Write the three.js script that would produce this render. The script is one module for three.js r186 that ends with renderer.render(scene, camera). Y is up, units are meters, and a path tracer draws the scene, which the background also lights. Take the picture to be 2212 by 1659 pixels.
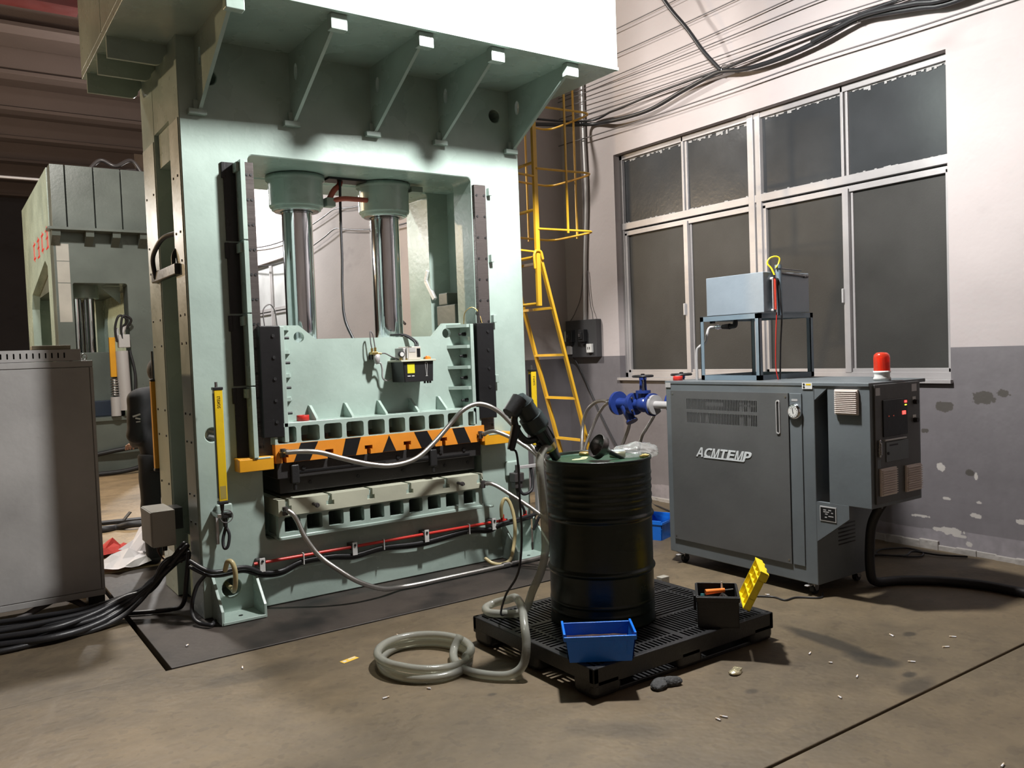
import * as THREE from 'three';
import { RoundedBoxGeometry } from 'three/addons/geometries/RoundedBoxGeometry.js';
import { mergeGeometries } from 'three/addons/utils/BufferGeometryUtils.js';
import { MarchingCubes } from 'three/addons/objects/MarchingCubes.js';
import { FontLoader } from 'three/addons/loaders/FontLoader.js';
import { TextGeometry } from 'three/addons/geometries/TextGeometry.js';

const scene = new THREE.Scene();
// ---------- camera: hand-held phone, 1.62 m, slight roll ----------
const camera = new THREE.PerspectiveCamera(49.3, 2212 / 1659, 0.05, 120);
camera.position.set(0, 1.62, 0);
camera.up.set(0.0525, 0.9986, -0.0103);
camera.lookAt(0.5683, 1.62 - 0.0387, -0.8219);
scene.add(camera);
// ---------- night: no daylight ----------
scene.background = new THREE.Color(0.0008, 0.0008, 0.001);
// ---------- renderer ----------
const renderer = new THREE.WebGLRenderer({ antialias: true });
renderer.shadowMap.enabled = true;
renderer.toneMapping = THREE.LinearToneMapping;
renderer.toneMappingExposure = 1.0;
// ---------- hanging work lamps (position, candela, colour, globe radius) ----------
const LAMPS = [
  { at: [3.37, 4.25, -3.76], power: 84, color: [1, 0.985, 0.965], r: 0.055, label: 'white globe work lamp hanging in front of the press crown' },
  { at: [1.2, 6.2, -9.0], power: 125, color: [1, 0.95, 0.88], r: 0.1, label: 'white globe lamp under the roof behind the big press' },
  { at: [-6.2, 4.3, -16.5], power: 190, color: [1, 0.72, 0.42], r: 0.09, bare: true, label: 'warm globe work lamp far to the left in the hall' },
  { at: [4.7, 5.0, -18.2], power: 75, color: [1, 0.98, 0.96], r: 0.07, bare: true, label: 'white globe work lamp by the far end windows' },
  { at: [-1.6, 4.0, -15.6], power: 24, color: [1, 0.98, 0.95], r: 0.06, bare: true, label: 'added white globe lamp brightening the side of the second press' },  // added lamp, puts a white streak on the far press side
];

// ================= helpers =================
let seed = 20231;
const rnd = () => { seed = (seed * 1664525 + 1013904223) >>> 0; return seed / 4294967296; };
const rr = (a, b) => a + (b - a) * rnd();
const V = (x, y, z) => new THREE.Vector3(x, y, z);
const usedNames = {};
function numbered(n) { const k = usedNames[n] = (usedNames[n] ?? -1) + 1; return k ? n + '_' + String(k).padStart(3, '0') : n; }
function prep(g) {
  if (g.index) g = g.toNonIndexed();
  for (const k of Object.keys(g.attributes)) if (!['position', 'normal', 'uv'].includes(k)) g.deleteAttribute(k);
  g.morphAttributes = {};
  return g;
}
function worldUV(g) {
  const p = g.attributes.position, n = p.count, uv = new Float32Array(n * 2);
  for (let i = 0; i < n; i += 3) {
    const ax = p.getX(i), ay = p.getY(i), az = p.getZ(i), bx = p.getX(i + 1) - ax, by = p.getY(i + 1) - ay, bz = p.getZ(i + 1) - az, cx = p.getX(i + 2) - ax, cy = p.getY(i + 2) - ay, cz = p.getZ(i + 2) - az;
    const nx = Math.abs(by * cz - bz * cy), ny = Math.abs(bz * cx - bx * cz), nz = Math.abs(bx * cy - by * cx);
    for (let k = 0; k < 3; k++) {
      const x = p.getX(i + k), y = p.getY(i + k), z = p.getZ(i + k);
      if (nx >= ny && nx >= nz) { uv[(i + k) * 2] = z; uv[(i + k) * 2 + 1] = y; }
      else if (ny >= nz) { uv[(i + k) * 2] = x; uv[(i + k) * 2 + 1] = z; }
      else { uv[(i + k) * 2] = x; uv[(i + k) * 2 + 1] = y; }
    }
  }
  g.setAttribute('uv', new THREE.BufferAttribute(uv, 2));
  return g;
}
const origin = new WeakMap();
// a thing: a Group at its base; with world = true the children's geometry is given in world metres
function thing(name, label, category, at = [0, 0, 0], { turn = 0, group, local = false } = {}) {
  const o = new THREE.Group(); o.name = numbered(name); o.position.set(...at); o.rotation.y = turn;
  o.userData = { label, category }; if (group) o.userData.group = group;
  origin.set(o, local ? [0, 0, 0] : at); scene.add(o); return o;
}
function part(name, geoms, mat, parent, { label, keepUV = false, kind } = {}) {
  if (!Array.isArray(geoms)) geoms = [geoms];
  let g = geoms.length > 1 ? mergeGeometries(geoms.map(prep)) : prep(geoms[0]);
  const o = parent ? origin.get(parent) ?? [0, 0, 0] : [0, 0, 0];
  if (!keepUV) worldUV(g);
  if (o[0] || o[1] || o[2]) { g = g.clone(); g.translate(-o[0], -o[1], -o[2]); }
  const m = new THREE.Mesh(g, mat); m.name = parent ? name : numbered(name); m.castShadow = m.receiveShadow = true;
  origin.set(m, o);
  if (label) m.userData.label = label;
  if (kind) m.userData.kind = kind;
  (parent ?? scene).add(m); return m;
}
// a thing that is one mesh
function solo(name, geoms, mat, label, category, { at = [0, 0, 0], group, keepUV } = {}) {
  let g = Array.isArray(geoms) ? mergeGeometries(geoms.map(prep)) : prep(geoms);
  if (!keepUV) worldUV(g);
  g.translate(-at[0], -at[1], -at[2]);
  const m = new THREE.Mesh(g, mat); m.name = numbered(name); m.position.set(...at); m.castShadow = m.receiveShadow = true;
  m.userData = { label, category }; if (group) m.userData.group = group; scene.add(m); return m;
}
function structure(name, geoms, mat, opt = {}) {
  const m = part(name, geoms, mat, null, opt); m.userData.kind = 'structure'; return m;
}
const box = (x0, x1, y0, y1, z0, z1, r = 0) => {
  const w = Math.abs(x1 - x0), h = Math.abs(y1 - y0), d = Math.abs(z1 - z0);
  const g = r > 0 ? new RoundedBoxGeometry(w, h, d, 1, Math.min(r, w * 0.45, h * 0.45, d * 0.45)) : new THREE.BoxGeometry(w, h, d);
  g.translate((x0 + x1) / 2, (y0 + y1) / 2, (z0 + z1) / 2); return g;
};
const UPV = V(0, 1, 0);
function orient(g, dir) { g.applyQuaternion(new THREE.Quaternion().setFromUnitVectors(UPV, dir.clone().normalize())); return g; }
function cyl(a, b, r0, r1 = r0, seg = 20, open = false) {
  const A = V(...a), B = V(...b), d = B.clone().sub(A), g = new THREE.CylinderGeometry(r1, r0, d.length(), seg, 1, open);
  orient(g, d); const m = A.add(B).multiplyScalar(0.5); g.translate(m.x, m.y, m.z); return g;
}
const disc = (c, n, r, t, seg = 20) => cyl([c[0] - n[0] * t / 2, c[1] - n[1] * t / 2, c[2] - n[2] * t / 2], [c[0] + n[0] * t / 2, c[1] + n[1] * t / 2, c[2] + n[2] * t / 2], r, r, seg);
function bar(a, b, w, h, up = [0, 1, 0]) {   // rectangular bar from a to b
  const A = V(...a), B = V(...b), d = B.clone().sub(A), L = d.length(), z = d.normalize();
  const x = V(...up).cross(z).normalize(), y = z.clone().cross(x), g = new THREE.BoxGeometry(w, h, L);
  g.applyMatrix4(new THREE.Matrix4().makeBasis(x, y, z)); const m = A.add(B).multiplyScalar(0.5); g.translate(m.x, m.y, m.z); return g;
}
function tube(pts, r, { seg, rad = 8, closed = false, tension = 0.5, caps = true } = {}) {
  const c = new THREE.CatmullRomCurve3(pts.map(p => V(...p)), closed, 'catmullrom', tension);
  const g = prep(new THREE.TubeGeometry(c, seg ?? pts.length * 8, r, rad, closed));
  if (closed || !caps) return g;
  const ends = [0, 1].map(t => { const s = new THREE.SphereGeometry(r, rad, 4), p = c.getPointAt(t); s.translate(p.x, p.y, p.z); return prep(s); });
  return mergeGeometries([g, ...ends]);
}
function lathe(profile, at, dir = [0, 1, 0], seg = 32) {
  const g = new THREE.LatheGeometry(profile.map(p => new THREE.Vector2(...p)), seg); orient(g, V(...dir)); g.translate(...at); return g;
}
const ball = (c, r, sx = 1, sy = 1, sz = 1, seg = 14) => { const g = new THREE.SphereGeometry(r, seg, Math.max(6, seg >> 1)); g.scale(sx, sy, sz); g.translate(...c); return g; };
function roundRect(x0, x1, y0, y1, r, path = new THREE.Shape()) {
  path.moveTo(x0 + r, y0); path.lineTo(x1 - r, y0); path.absarc(x1 - r, y0 + r, r, -Math.PI / 2, 0); path.lineTo(x1, y1 - r); path.absarc(x1 - r, y1 - r, r, 0, Math.PI / 2);
  path.lineTo(x0 + r, y1); path.absarc(x0 + r, y1 - r, r, Math.PI / 2, Math.PI); path.lineTo(x0, y0 + r); path.absarc(x0 + r, y0 + r, r, Math.PI, Math.PI * 1.5); return path;
}
const circlePath = (x, y, r, ry = r) => { const p = new THREE.Path(); p.absellipse(x, y, r, ry, 0, Math.PI * 2, false, 0); return p; };
const rectPath = (x0, x1, y0, y1, r = 0) => { if (r) return roundRect(x0, x1, y0, y1, r, new THREE.Path()); const p = new THREE.Path(); p.moveTo(x0, y0); p.lineTo(x1, y0); p.lineTo(x1, y1); p.lineTo(x0, y1); p.closePath(); return p; };
const poly = pts => { const s = new THREE.Shape(); pts.forEach((p, i) => i ? s.lineTo(...p) : s.moveTo(...p)); s.closePath(); return s; };
// extruded plate: plane 'xy' runs along z, 'zy' along x, 'xz' along y, from `from` to `to`
function plate(shape, plane, from, to, { holes = [], bevel = 0, curve = 8 } = {}) {
  if (Array.isArray(shape)) shape = poly(shape);
  for (const h of holes) shape.holes.push(h);
  const lo = Math.min(from, to), th = Math.abs(to - from);
  let g = new THREE.ExtrudeGeometry(shape, { depth: th - 2 * bevel, bevelEnabled: bevel > 0, bevelSize: bevel, bevelThickness: bevel, bevelOffset: -bevel, bevelSegments: 1, curveSegments: curve });
  g = prep(g); if (bevel) g.translate(0, 0, bevel);
  const p = g.attributes.position, a = p.array;
  for (let i = 0; i < p.count; i++) {
    const x = a[i * 3], y = a[i * 3 + 1], z = a[i * 3 + 2] + lo;
    if (plane === 'xy') a[i * 3 + 2] = z;
    else if (plane === 'zy') { a[i * 3] = z; a[i * 3 + 1] = y; a[i * 3 + 2] = x; }
    else { a[i * 3] = x; a[i * 3 + 1] = z; a[i * 3 + 2] = y; }
  }
  if (plane !== 'xy') for (let i = 0; i < p.count; i += 3) for (let k = 0; k < 3; k++) { const t = a[(i + 1) * 3 + k]; a[(i + 1) * 3 + k] = a[(i + 2) * 3 + k]; a[(i + 2) * 3 + k] = t; }
  g.computeVertexNormals(); return g;
}
const tx = (g, { p = [0, 0, 0], r = [0, 0, 0], s } = {}) => { if (s) g.scale(...s); if (r[0]) g.rotateX(r[0]); if (r[1]) g.rotateY(r[1]); if (r[2]) g.rotateZ(r[2]); g.translate(...p); return g; };

// ================= procedural textures =================
function hash(x, y, s) { let h = (x * 374761393 + y * 668265263 + s * 1442695041) | 0; h = Math.imul(h ^ (h >>> 13), 1274126177); return ((h ^ (h >>> 16)) >>> 0) / 4294967296; }
function vnoise(x, y, per, s) {
  const xi = Math.floor(x), yi = Math.floor(y), fx = x - xi, fy = y - yi, u = fx * fx * (3 - 2 * fx), v = fy * fy * (3 - 2 * fy), m = a => ((a % per) + per) % per;
  const a = hash(m(xi), m(yi), s), b = hash(m(xi + 1), m(yi), s), c = hash(m(xi), m(yi + 1), s), d = hash(m(xi + 1), m(yi + 1), s);
  return a + (b - a) * u + (c - a) * v + (a - b - c + d) * u * v;
}
function fbm(u, v, per, oct, s) { let t = 0, a = 0.5, n = 0; for (let o = 0; o < oct; o++) { t += a * vnoise(u * per, v * per, per, s + o); n += a; a *= 0.55; per *= 2; } return t / n; }
function dataTex(w, h, fn, { srgb = true, repeat = [1, 1], wrap = true, offset } = {}) {
  const d = new Uint8Array(w * h * 4);
  for (let j = 0; j < h; j++) for (let i = 0; i < w; i++) { const c = fn((i + 0.5) / w, (j + 0.5) / h), k = (j * w + i) * 4; d[k] = Math.max(0, Math.min(255, c[0])); d[k + 1] = Math.max(0, Math.min(255, c[1])); d[k + 2] = Math.max(0, Math.min(255, c[2])); d[k + 3] = 255; }
  const t = new THREE.DataTexture(d, w, h); t.magFilter = THREE.LinearFilter; t.minFilter = THREE.LinearMipmapLinearFilter; t.generateMipmaps = true;
  if (wrap) t.wrapS = t.wrapT = THREE.RepeatWrapping;
  if (srgb) t.colorSpace = THREE.SRGBColorSpace; t.repeat.set(...repeat); if (offset) t.offset.set(...offset); t.needsUpdate = true; return t;
}
const grey = v => [v, v, v];
const T = {
  peel: dataTex(256, 256, (u, v) => grey(255 * fbm(u, v, 16, 3, 3)), { srgb: false, repeat: [2.2, 2.2] }),
  rough: dataTex(256, 256, (u, v) => { const f = fbm(u, v, 4, 5, 9); return grey(150 + 105 * f); }, { srgb: false, repeat: [0.8, 0.8] }),
  fine: dataTex(256, 256, (u, v) => grey(255 * fbm(u, v, 32, 3, 21)), { srgb: false, repeat: [4, 4] }),
  brushed: dataTex(256, 256, (u, v) => grey(150 + 80 * (vnoise(u * 4, v * 128, 128, 5) * 0.6 + vnoise(u * 8, v * 256, 256, 7) * 0.4)), { srgb: false, repeat: [1, 1] }),
  wear: dataTex(512, 512, (u, v) => { const f = fbm(u, v, 4, 6, 33); return grey(205 + 50 * f); }, { repeat: [0.7, 0.7] }),
  braid: dataTex(128, 128, (u, v) => { const a = Math.abs(((u * 4 + v * 4) % 1) - 0.5), b = Math.abs(((u * 4 - v * 4 + 8) % 1) - 0.5); return grey(120 + 240 * Math.min(a, b)); }, { srgb: false, repeat: [40, 40] }),
};
const C = (r, g, b) => new THREE.Color(r, g, b);
const hx = h => new THREE.Color(h);
const std = (color, roughness = 0.5, metalness = 0, opt = {}) => new THREE.MeshStandardMaterial({ color, roughness, metalness, ...opt });
const paint = (color, roughness = 0.35, opt = {}) => std(color, roughness, 0, { map: T.wear, roughnessMap: T.rough, bumpMap: T.peel, bumpScale: 0.0006, ...opt });
const M = {
  teal: paint(C(0.44, 0.555, 0.5), 0.34),
  tealDim: paint(C(0.125, 0.145, 0.13), 0.4),  // darker copy of teal: weak light on the far press front put into colour
  tealOld: paint(C(0.36, 0.43, 0.38), 0.45),
  cream: paint(C(0.6, 0.61, 0.48), 0.5),
  orange: paint(C(0.86, 0.31, 0.035), 0.42),
  amber: paint(C(0.83, 0.39, 0.02), 0.45),
  yellow: paint(C(0.82, 0.56, 0.02), 0.4),
  ladder: paint(C(0.82, 0.46, 0.03), 0.42),
  blackPaint: paint(C(0.012, 0.012, 0.013), 0.4),
  blackSteel: std(C(0.02, 0.02, 0.021), 0.5, 0.3, { bumpMap: T.fine, bumpScale: 0.0008 }),
  darkSteel: std(C(0.075, 0.068, 0.068), 0.5, 0.35, { roughnessMap: T.rough, bumpMap: T.fine, bumpScale: 0.0005 }),
  mould: std(C(0.03, 0.028, 0.028), 0.55, 0.2, { bumpMap: T.fine, bumpScale: 0.0006 }),
  gib: std(C(0.115, 0.1, 0.096), 0.38, 0.55, { roughnessMap: T.brushed, bumpMap: T.fine, bumpScale: 0.0003 }),
  chrome: std(C(0.7, 0.72, 0.76), 0.09, 1, { bumpMap: T.fine, bumpScale: 0.00005 }),
  steel: std(C(0.5, 0.5, 0.5), 0.35, 1, { roughnessMap: T.brushed, bumpMap: T.fine, bumpScale: 0.0003 }),
  brass: std(C(0.6, 0.44, 0.17), 0.35, 1, { bumpMap: T.fine, bumpScale: 0.0003 }),
  hoseSteel: std(C(0.42, 0.405, 0.385), 0.3, 0.9, { bumpMap: T.braid, bumpScale: 0.0012 }),
  rubber: std(C(0.012, 0.012, 0.014), 0.55, 0, { bumpMap: T.fine, bumpScale: 0.0006 }),
  cable: std(C(0.016, 0.016, 0.018), 0.42, 0, { bumpMap: T.fine, bumpScale: 0.0004 }),
  wire: std(C(0.11, 0.1, 0.1), 0.6, 0, { bumpMap: T.fine, bumpScale: 0.0003 }),
  red: paint(C(0.62, 0.035, 0.025), 0.4),
  redHose: std(C(0.42, 0.09, 0.06), 0.5, 0, { bumpMap: T.fine, bumpScale: 0.0005 }),
  yellowHose: new THREE.MeshPhysicalMaterial({ color: C(0.55, 0.46, 0.24), roughness: 0.3, transmission: 0.25, thickness: 0, bumpMap: T.fine, bumpScale: 0.0003 }),
  machine: paint(C(0.15, 0.17, 0.183), 0.48),
  machineDark: paint(C(0.112, 0.114, 0.115), 0.55),
  tank: paint(C(0.27, 0.32, 0.37), 0.42),
  rack: paint(C(0.19, 0.255, 0.31), 0.45),
  vent: std(C(0.62, 0.54, 0.5), 0.55, 0, { bumpMap: T.fine, bumpScale: 0.0004 }),
  white: paint(C(0.72, 0.72, 0.7), 0.45),
  cabinet: paint(C(0.48, 0.47, 0.46), 0.5),
  boxGrey: paint(C(0.47, 0.45, 0.4), 0.5),
  slate: paint(C(0.055, 0.055, 0.058), 0.6),
  blueCast: paint(C(0.022, 0.05, 0.24), 0.35),
  bluePlastic: std(C(0.012, 0.17, 0.72), 0.38, 0, { bumpMap: T.fine, bumpScale: 0.0005, roughnessMap: T.rough }),
  drum: paint(C(0.012, 0.022, 0.016), 0.4),
  drumLid: paint(C(0.03, 0.085, 0.05), 0.4),
  pallet: std(C(0.012, 0.012, 0.013), 0.5, 0, { bumpMap: T.fine, bumpScale: 0.0007, roughnessMap: T.rough }),
  blackPlastic: std(C(0.013, 0.013, 0.014), 0.42, 0, { bumpMap: T.fine, bumpScale: 0.0005 }),
  motor: std(C(0.02, 0.032, 0.034), 0.45, 0, { bumpMap: T.fine, bumpScale: 0.0005 }),
  yellowPlastic: std(C(0.84, 0.66, 0.02), 0.4, 0, { bumpMap: T.fine, bumpScale: 0.0004 }),
  orangePlastic: std(C(0.9, 0.22, 0.03), 0.4, 0, { bumpMap: T.fine, bumpScale: 0.0004 }),
  alu: std(C(0.48, 0.47, 0.47), 0.5, 0.25, { roughnessMap: T.brushed, bumpMap: T.fine, bumpScale: 0.0004 }),
  paper: std(C(0.72, 0.7, 0.72), 0.85, 0, { bumpMap: T.fine, bumpScale: 0.0006, side: THREE.DoubleSide }),
  redCloth: std(C(0.5, 0.05, 0.04), 0.9, 0, { bumpMap: T.fine, bumpScale: 0.002, side: THREE.DoubleSide }),
  butt: std(C(0.62, 0.5, 0.36), 0.85, 0, { bumpMap: T.fine, bumpScale: 0.0003 }),
  clear: new THREE.MeshPhysicalMaterial({ color: C(0.58, 0.585, 0.52), roughness: 0.22, transmission: 0.65, thickness: 0, ior: 1.4, bumpMap: T.fine, bumpScale: 0.0004 }),
  film: new THREE.MeshPhysicalMaterial({ color: C(0.92, 0.93, 0.92), roughness: 0.12, transmission: 0.85, thickness: 0, side: THREE.DoubleSide, bumpMap: T.fine, bumpScale: 0.001 }),
  glass: new THREE.MeshPhysicalMaterial({ color: C(1, 1, 1), roughness: 0.03, transmission: 1, thickness: 0 }),
  pit: std(C(0.01, 0.009, 0.008), 0.9),
};
const font = await new FontLoader().loadAsync('fonts/droid/droid_sans_bold.typeface.json');
const fontThin = await new FontLoader().loadAsync('fonts/droid/droid_sans_regular.typeface.json');
function text(str, size, depth, f = fontThin) { const g = new TextGeometry(str, { font: f, size, depth, curveSegments: 3, bevelEnabled: false }); g.computeBoundingBox(); const b = g.boundingBox; g.translate(-(b.min.x + b.max.x) / 2, -(b.min.y + b.max.y) / 2, 0); return g; }

// ---------- the lamps themselves ----------
LAMPS.forEach((L, i) => {
  const t = thing('work_lamp', L.label, 'lamp', L.at);
  const c = C(...L.color);
  const [x, y, z] = L.at;
  part('lamp_globe', ball(L.at, L.r, 1, 1, 1, 20), new THREE.MeshStandardMaterial({ color: 0x000000, emissive: c, emissiveIntensity: 14, roughness: 0.4 }), t);
  if (!L.bare) part('lamp_shade', lathe([[0.03, 0.16], [0.06, 0.15], [0.16, 0.07], [0.2, 0.03], [0.205, 0.032], [0.16, 0.08], [0.06, 0.162], [0.03, 0.17]], L.at, [0, 1, 0], 28), M.alu, t);
  part('socket', cyl([x, y + L.r * 0.9, z], [x, y + 0.19, z], 0.022), M.blackPlastic, t);
  part('suspension_cable', cyl([x, y + 0.19, z], [x, 9.0, z], 0.006, 0.006, 6), M.cable, t);
  const p = new THREE.PointLight(c, L.power, 0, 2); p.name = 'lamp_light'; p.castShadow = true; p.shadow.radius = L.r * 100; p.shadow.mapSize.set(2048, 2048); p.shadow.bias = -0.0005;
  t.add(p);
});
// ================= the setting =================
// concrete floor: slabs with real joints round the press foundation
const stains = [[3.88, -2.72, 0.36, 0.07, 1.66, 0.6], [3.82, -2.42, 0.15, 0.08, 1.4, 0.55], [3.66, -2.11, 0.07, 0.16, 1.5, 0.45], [4.3, -2.5, 0.05, 0.03, 0, 0.5], [3.78, -2.2, 0.05, 0.03, 0, 0.6], [2.3, -2.66, 0.3, 0.12, 0.8, 0.25], [2.1, -3.3, 0.03, 0.02, 0.2, 0.5], [3.05, -2.55, 0.04, 0.03, 0.2, 0.4], [1.3, -4.3, 0.4, 0.1, 0.1, 0.25], [5.6, -3.6, 0.5, 0.25, 0, 0.3], [3.3, -3.0, 0.2, 0.3, 0, 0.2]];
function concrete(u, v) {
  const x = u * 8 - 1, z = v * 6 - 5;
  let f = 0.62 * fbm(u, v, 5, 5, 41) + 0.38 * fbm(u, v, 48, 3, 47);
  const spk = fbm(u, v, 180, 2, 53);
  let k = 0.62 + 0.62 * f + (spk > 0.72 ? -0.1 : 0) + 0.1 * (spk - 0.5);
  for (const [sx, sz, a, b, t, d] of stains) { const c = Math.cos(t), s = Math.sin(t), dx = x - sx, dz = z - sz, p = (dx * c + dz * s) / a, q = (-dx * s + dz * c) / b, e = Math.sqrt(p * p + q * q) + 0.9 * (f - 0.5); if (e < 1) k *= 1 - 0.7 * d * Math.min(1, (1 - e) * 2); }
  const warm = 0.5 + 0.5 * fbm(u, v, 3, 3, 61);
  return [103 * k, (87 + 3 * warm) * k, (65 + 5 * warm) * k];
}
const concreteMap = dataTex(1600, 1200, concrete, { repeat: [1 / 8, 1 / 6], offset: [1 / 8, 5 / 6] });
const concreteBump = dataTex(512, 512, (u, v) => grey(255 * (0.5 * fbm(u, v, 8, 5, 71) + 0.5 * fbm(u, v, 64, 2, 73))), { srgb: false, repeat: [0.5, 0.5] });
const litRearFloorMat = std(C(2.3, 2.25, 2.2), 0.6, 0, { map: concreteMap, bumpMap: concreteBump, bumpScale: 0.003, roughnessMap: T.rough });  // same concrete, tint raised to hold the lamplight on the rear floor
const floorMat = std(0xffffff, 0.72, 0, { map: concreteMap, bumpMap: concreteBump, bumpScale: 0.004, roughnessMap: T.rough });
const foundationMap = dataTex(512, 512, (u, v) => { const f = fbm(u, v, 4, 6, 81), o = fbm(u, v, 9, 3, 87); const k = 0.55 + 0.6 * f - (o > 0.55 ? (o - 0.55) * 1.6 : 0); return [66 * k, 58 * k, 52 * k]; }, { repeat: [1 / 2.6, 1 / 2.6] });
const foundationMat = std(0xffffff, 0.55, 0, { map: foundationMap, bumpMap: concreteBump, bumpScale: 0.002 });
{
  const g = new THREE.Group(); g.name = 'floor'; g.userData = { kind: 'structure' }; origin.set(g, [0, 0, 0]); scene.add(g);
  const slab = (x0, x1, z0, z1, m = floorMat, y = 0) => part('slab', box(x0, x1, -0.12, y, z0, z1, 0.006), m, g);
  slab(-14, 6.25, -2.043, 6); slab(-14, 6.25, -4.672, -2.057); slab(-14, 0.935, -6.9, -4.672); slab(-14, 0.935, -40, -6.914, litRearFloorMat); slab(0.935, 6.25, -40, -7.22, litRearFloorMat); slab(4.46, 6.25, -7.22, -4.672);
  part('foundation_plate', box(0.968, 4.425, -0.12, -0.004, -7.19, -4.705, 0.004), foundationMat, g, { label: 'oil-darkened concrete foundation plate under the press' });
  part('joint_bed', box(-14, 6.25, -0.2, -0.12, -40, 6), M.pit, g);
}
// walls
const plasterMap = dataTex(1024, 512, (u, v) => { const f = fbm(u, v, 4, 6, 101), s = fbm(u, v, 12, 3, 107); const k = 0.9 + 0.13 * f - (s > 0.7 ? (s - 0.7) * 0.4 : 0); return [177 * k, 168 * k, 167 * k]; }, { repeat: [1 / 6, 1 / 3] });
const plasterMat = std(0xffffff, 0.85, 0, { map: plasterMap, bumpMap: concreteBump, bumpScale: 0.002 });
// grey dado paint with flaked spots that show the white plaster; covers z -8 .. 0
const chips = [[-3.9, 1.06, .05, .03, 0], [-3.3, 1.09, .06, .035, 2], [-3.0, 1.16, .08, .05, 2], [-2.88, 1.2, .05, .03, 2], [-3.45, 0.9, .03, .02, 2], [-3.33, .63, .035, .03, 1], [-3.29, .4, .04, .012, 1], [-3.12, .607, .04, .025, 2], [-3.07, .595, .012, .03, 1], [-3.28, .16, .09, .025, 1], [-3.2, .13, .05, .012, 1], [-3.08, .3, .04, .018, 1], [-3.126, .083, .025, .02, 1], [-2.776, .3, .03, .018, 1], [-3.5, .24, .07, .01, 1], [-3.05, .4, .02, .01, 1], [-5.6, .7, .02, .015, 1], [-6.1, .55, .03, .02, 1], [-6.0, .42, .025, .02, 1]];
const dadoMap = dataTex(1536, 300, (u, v) => {
  const z = u * 8 - 8, y = v * 1.56, f = fbm(u, v, 8, 5, 121), g = fbm(u * 6, v, 30, 3, 127), st = fbm(u * 12, v, 16, 2, 131);
  let k = 0.92 + 0.1 * f + 0.05 * (st - 0.5), c = [108 * k, 104 * k, 107 * k];
  if (y < 0.1 + 0.1 * f) c = c.map(q => q * (1.12 + 0.2 * g));
  for (const [cz, cy, a, b, t] of chips) { const e = Math.hypot((z - cz) / a, (y - cy) / b) + 1.3 * (g - 0.5); if (e < 1) c = t === 1 ? [175, 170, 165] : t === 2 ? [72, 68, 64] : [80, 75, 72]; }
  return c;
}, { repeat: [1 / 8, 1 / 1.56] });
const dadoMat = std(0xffffff, 0.6, 0, { map: dadoMap, bumpMap: concreteBump, bumpScale: 0.002 });
const DADO = 1.53, W = 6.19, WT = 6.55;
{
  const g = new THREE.Group(); g.name = 'wall_right'; g.userData = { kind: 'structure' }; origin.set(g, [0, 0, 0]); scene.add(g);
  part('dado', [box(W, WT, -0.2, 1.265, -7.75, 6), box(W, WT, 1.265, DADO, -7.75, -6.86), box(W, WT, 1.265, DADO, -3.24, 6), box(W, WT, -0.2, DADO, -40, -8.35)], dadoMat, g, { label: 'grey painted lower wall' });
  part('plaster', [box(W, WT, DADO, 9.2, -7.75, -6.86), box(W, WT, 3.705, 9.2, -6.86, -3.24), box(W, WT, DADO, 9.2, -3.24, 6),
    box(W, WT, DADO, 9.2, -16.2, -8.35), box(W, WT, 3.78, 9.2, -20.4, -16.2), box(W, WT, DADO, 9.2, -40, -20.4)], plasterMat, g, { label: 'off-white plaster upper wall' });
  // rough plaster skirt at the foot of the wall
  const skirt = []; for (let i = 0; i < 60; i++) { const z = -7.7 + i * 0.14; skirt.push(box(W - rr(0.008, 0.03), W + 0.02, -0.01, rr(0.03, 0.08), z, z + 0.15, 0.006)); }
  part('plaster_skirt', skirt, std(C(0.3, 0.28, 0.26), 0.9, 0, { bumpMap: concreteBump, bumpScale: 0.01 }), g);
}
{
  const g = new THREE.Group(); g.name = 'wall_pilaster'; g.userData = { kind: 'structure' }; origin.set(g, [0, 0, 0]); scene.add(g);
  const pm = std(C(0.8, 0.78, 0.77), 0.85, 0, { map: plasterMap, bumpMap: concreteBump, bumpScale: 0.003 });
  part('pilaster_dado', box(5.0, W + 0.05, -0.2, DADO - 0.02, -8.35, -7.75, 0.01), std(C(0.85, 0.85, 0.86), 0.6, 0, { map: dadoMap }), g);
  part('pilaster_shaft', box(5.0, W + 0.05, DADO - 0.02, 9.2, -8.35, -7.75, 0.01), plasterMat, g, { label: 'bare grey concrete pilaster' });
}
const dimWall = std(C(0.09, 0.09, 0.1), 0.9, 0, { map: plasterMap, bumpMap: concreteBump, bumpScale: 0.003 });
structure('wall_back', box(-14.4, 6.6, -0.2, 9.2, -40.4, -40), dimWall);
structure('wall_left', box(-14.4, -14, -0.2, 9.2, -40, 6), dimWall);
structure('wall_front', box(-14.4, 6.6, -0.2, 9.2, 6, 6.4), plasterMat);
const roofMat = std(C(0.2, 0.165, 0.145), 0.9, 0, { map: plasterMap, bumpMap: concreteBump, bumpScale: 0.004 });
{
  const g = new THREE.Group(); g.name = 'ceiling'; g.userData = { kind: 'structure' }; origin.set(g, [0, 0, 0]); scene.add(g);
  part('roof_slab', box(-14.4, 6.6, 9.0, 9.3, -40.4, 6.4), roofMat, g);
  for (let z = -38; z < 5; z += 3.1) part('roof_beam', [box(-14, W, 8.45, 9.01, z - 0.16, z + 0.16, 0.02), box(-14, W, 8.38, 8.47, z - 0.24, z + 0.24, 0.01)], roofMat, g);
  for (const x of [-9, -3.2]) part('roof_girder', box(x - 0.2, x + 0.2, 7.9, 9.0, -40, 6, 0.02), roofMat, g);
}
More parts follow.
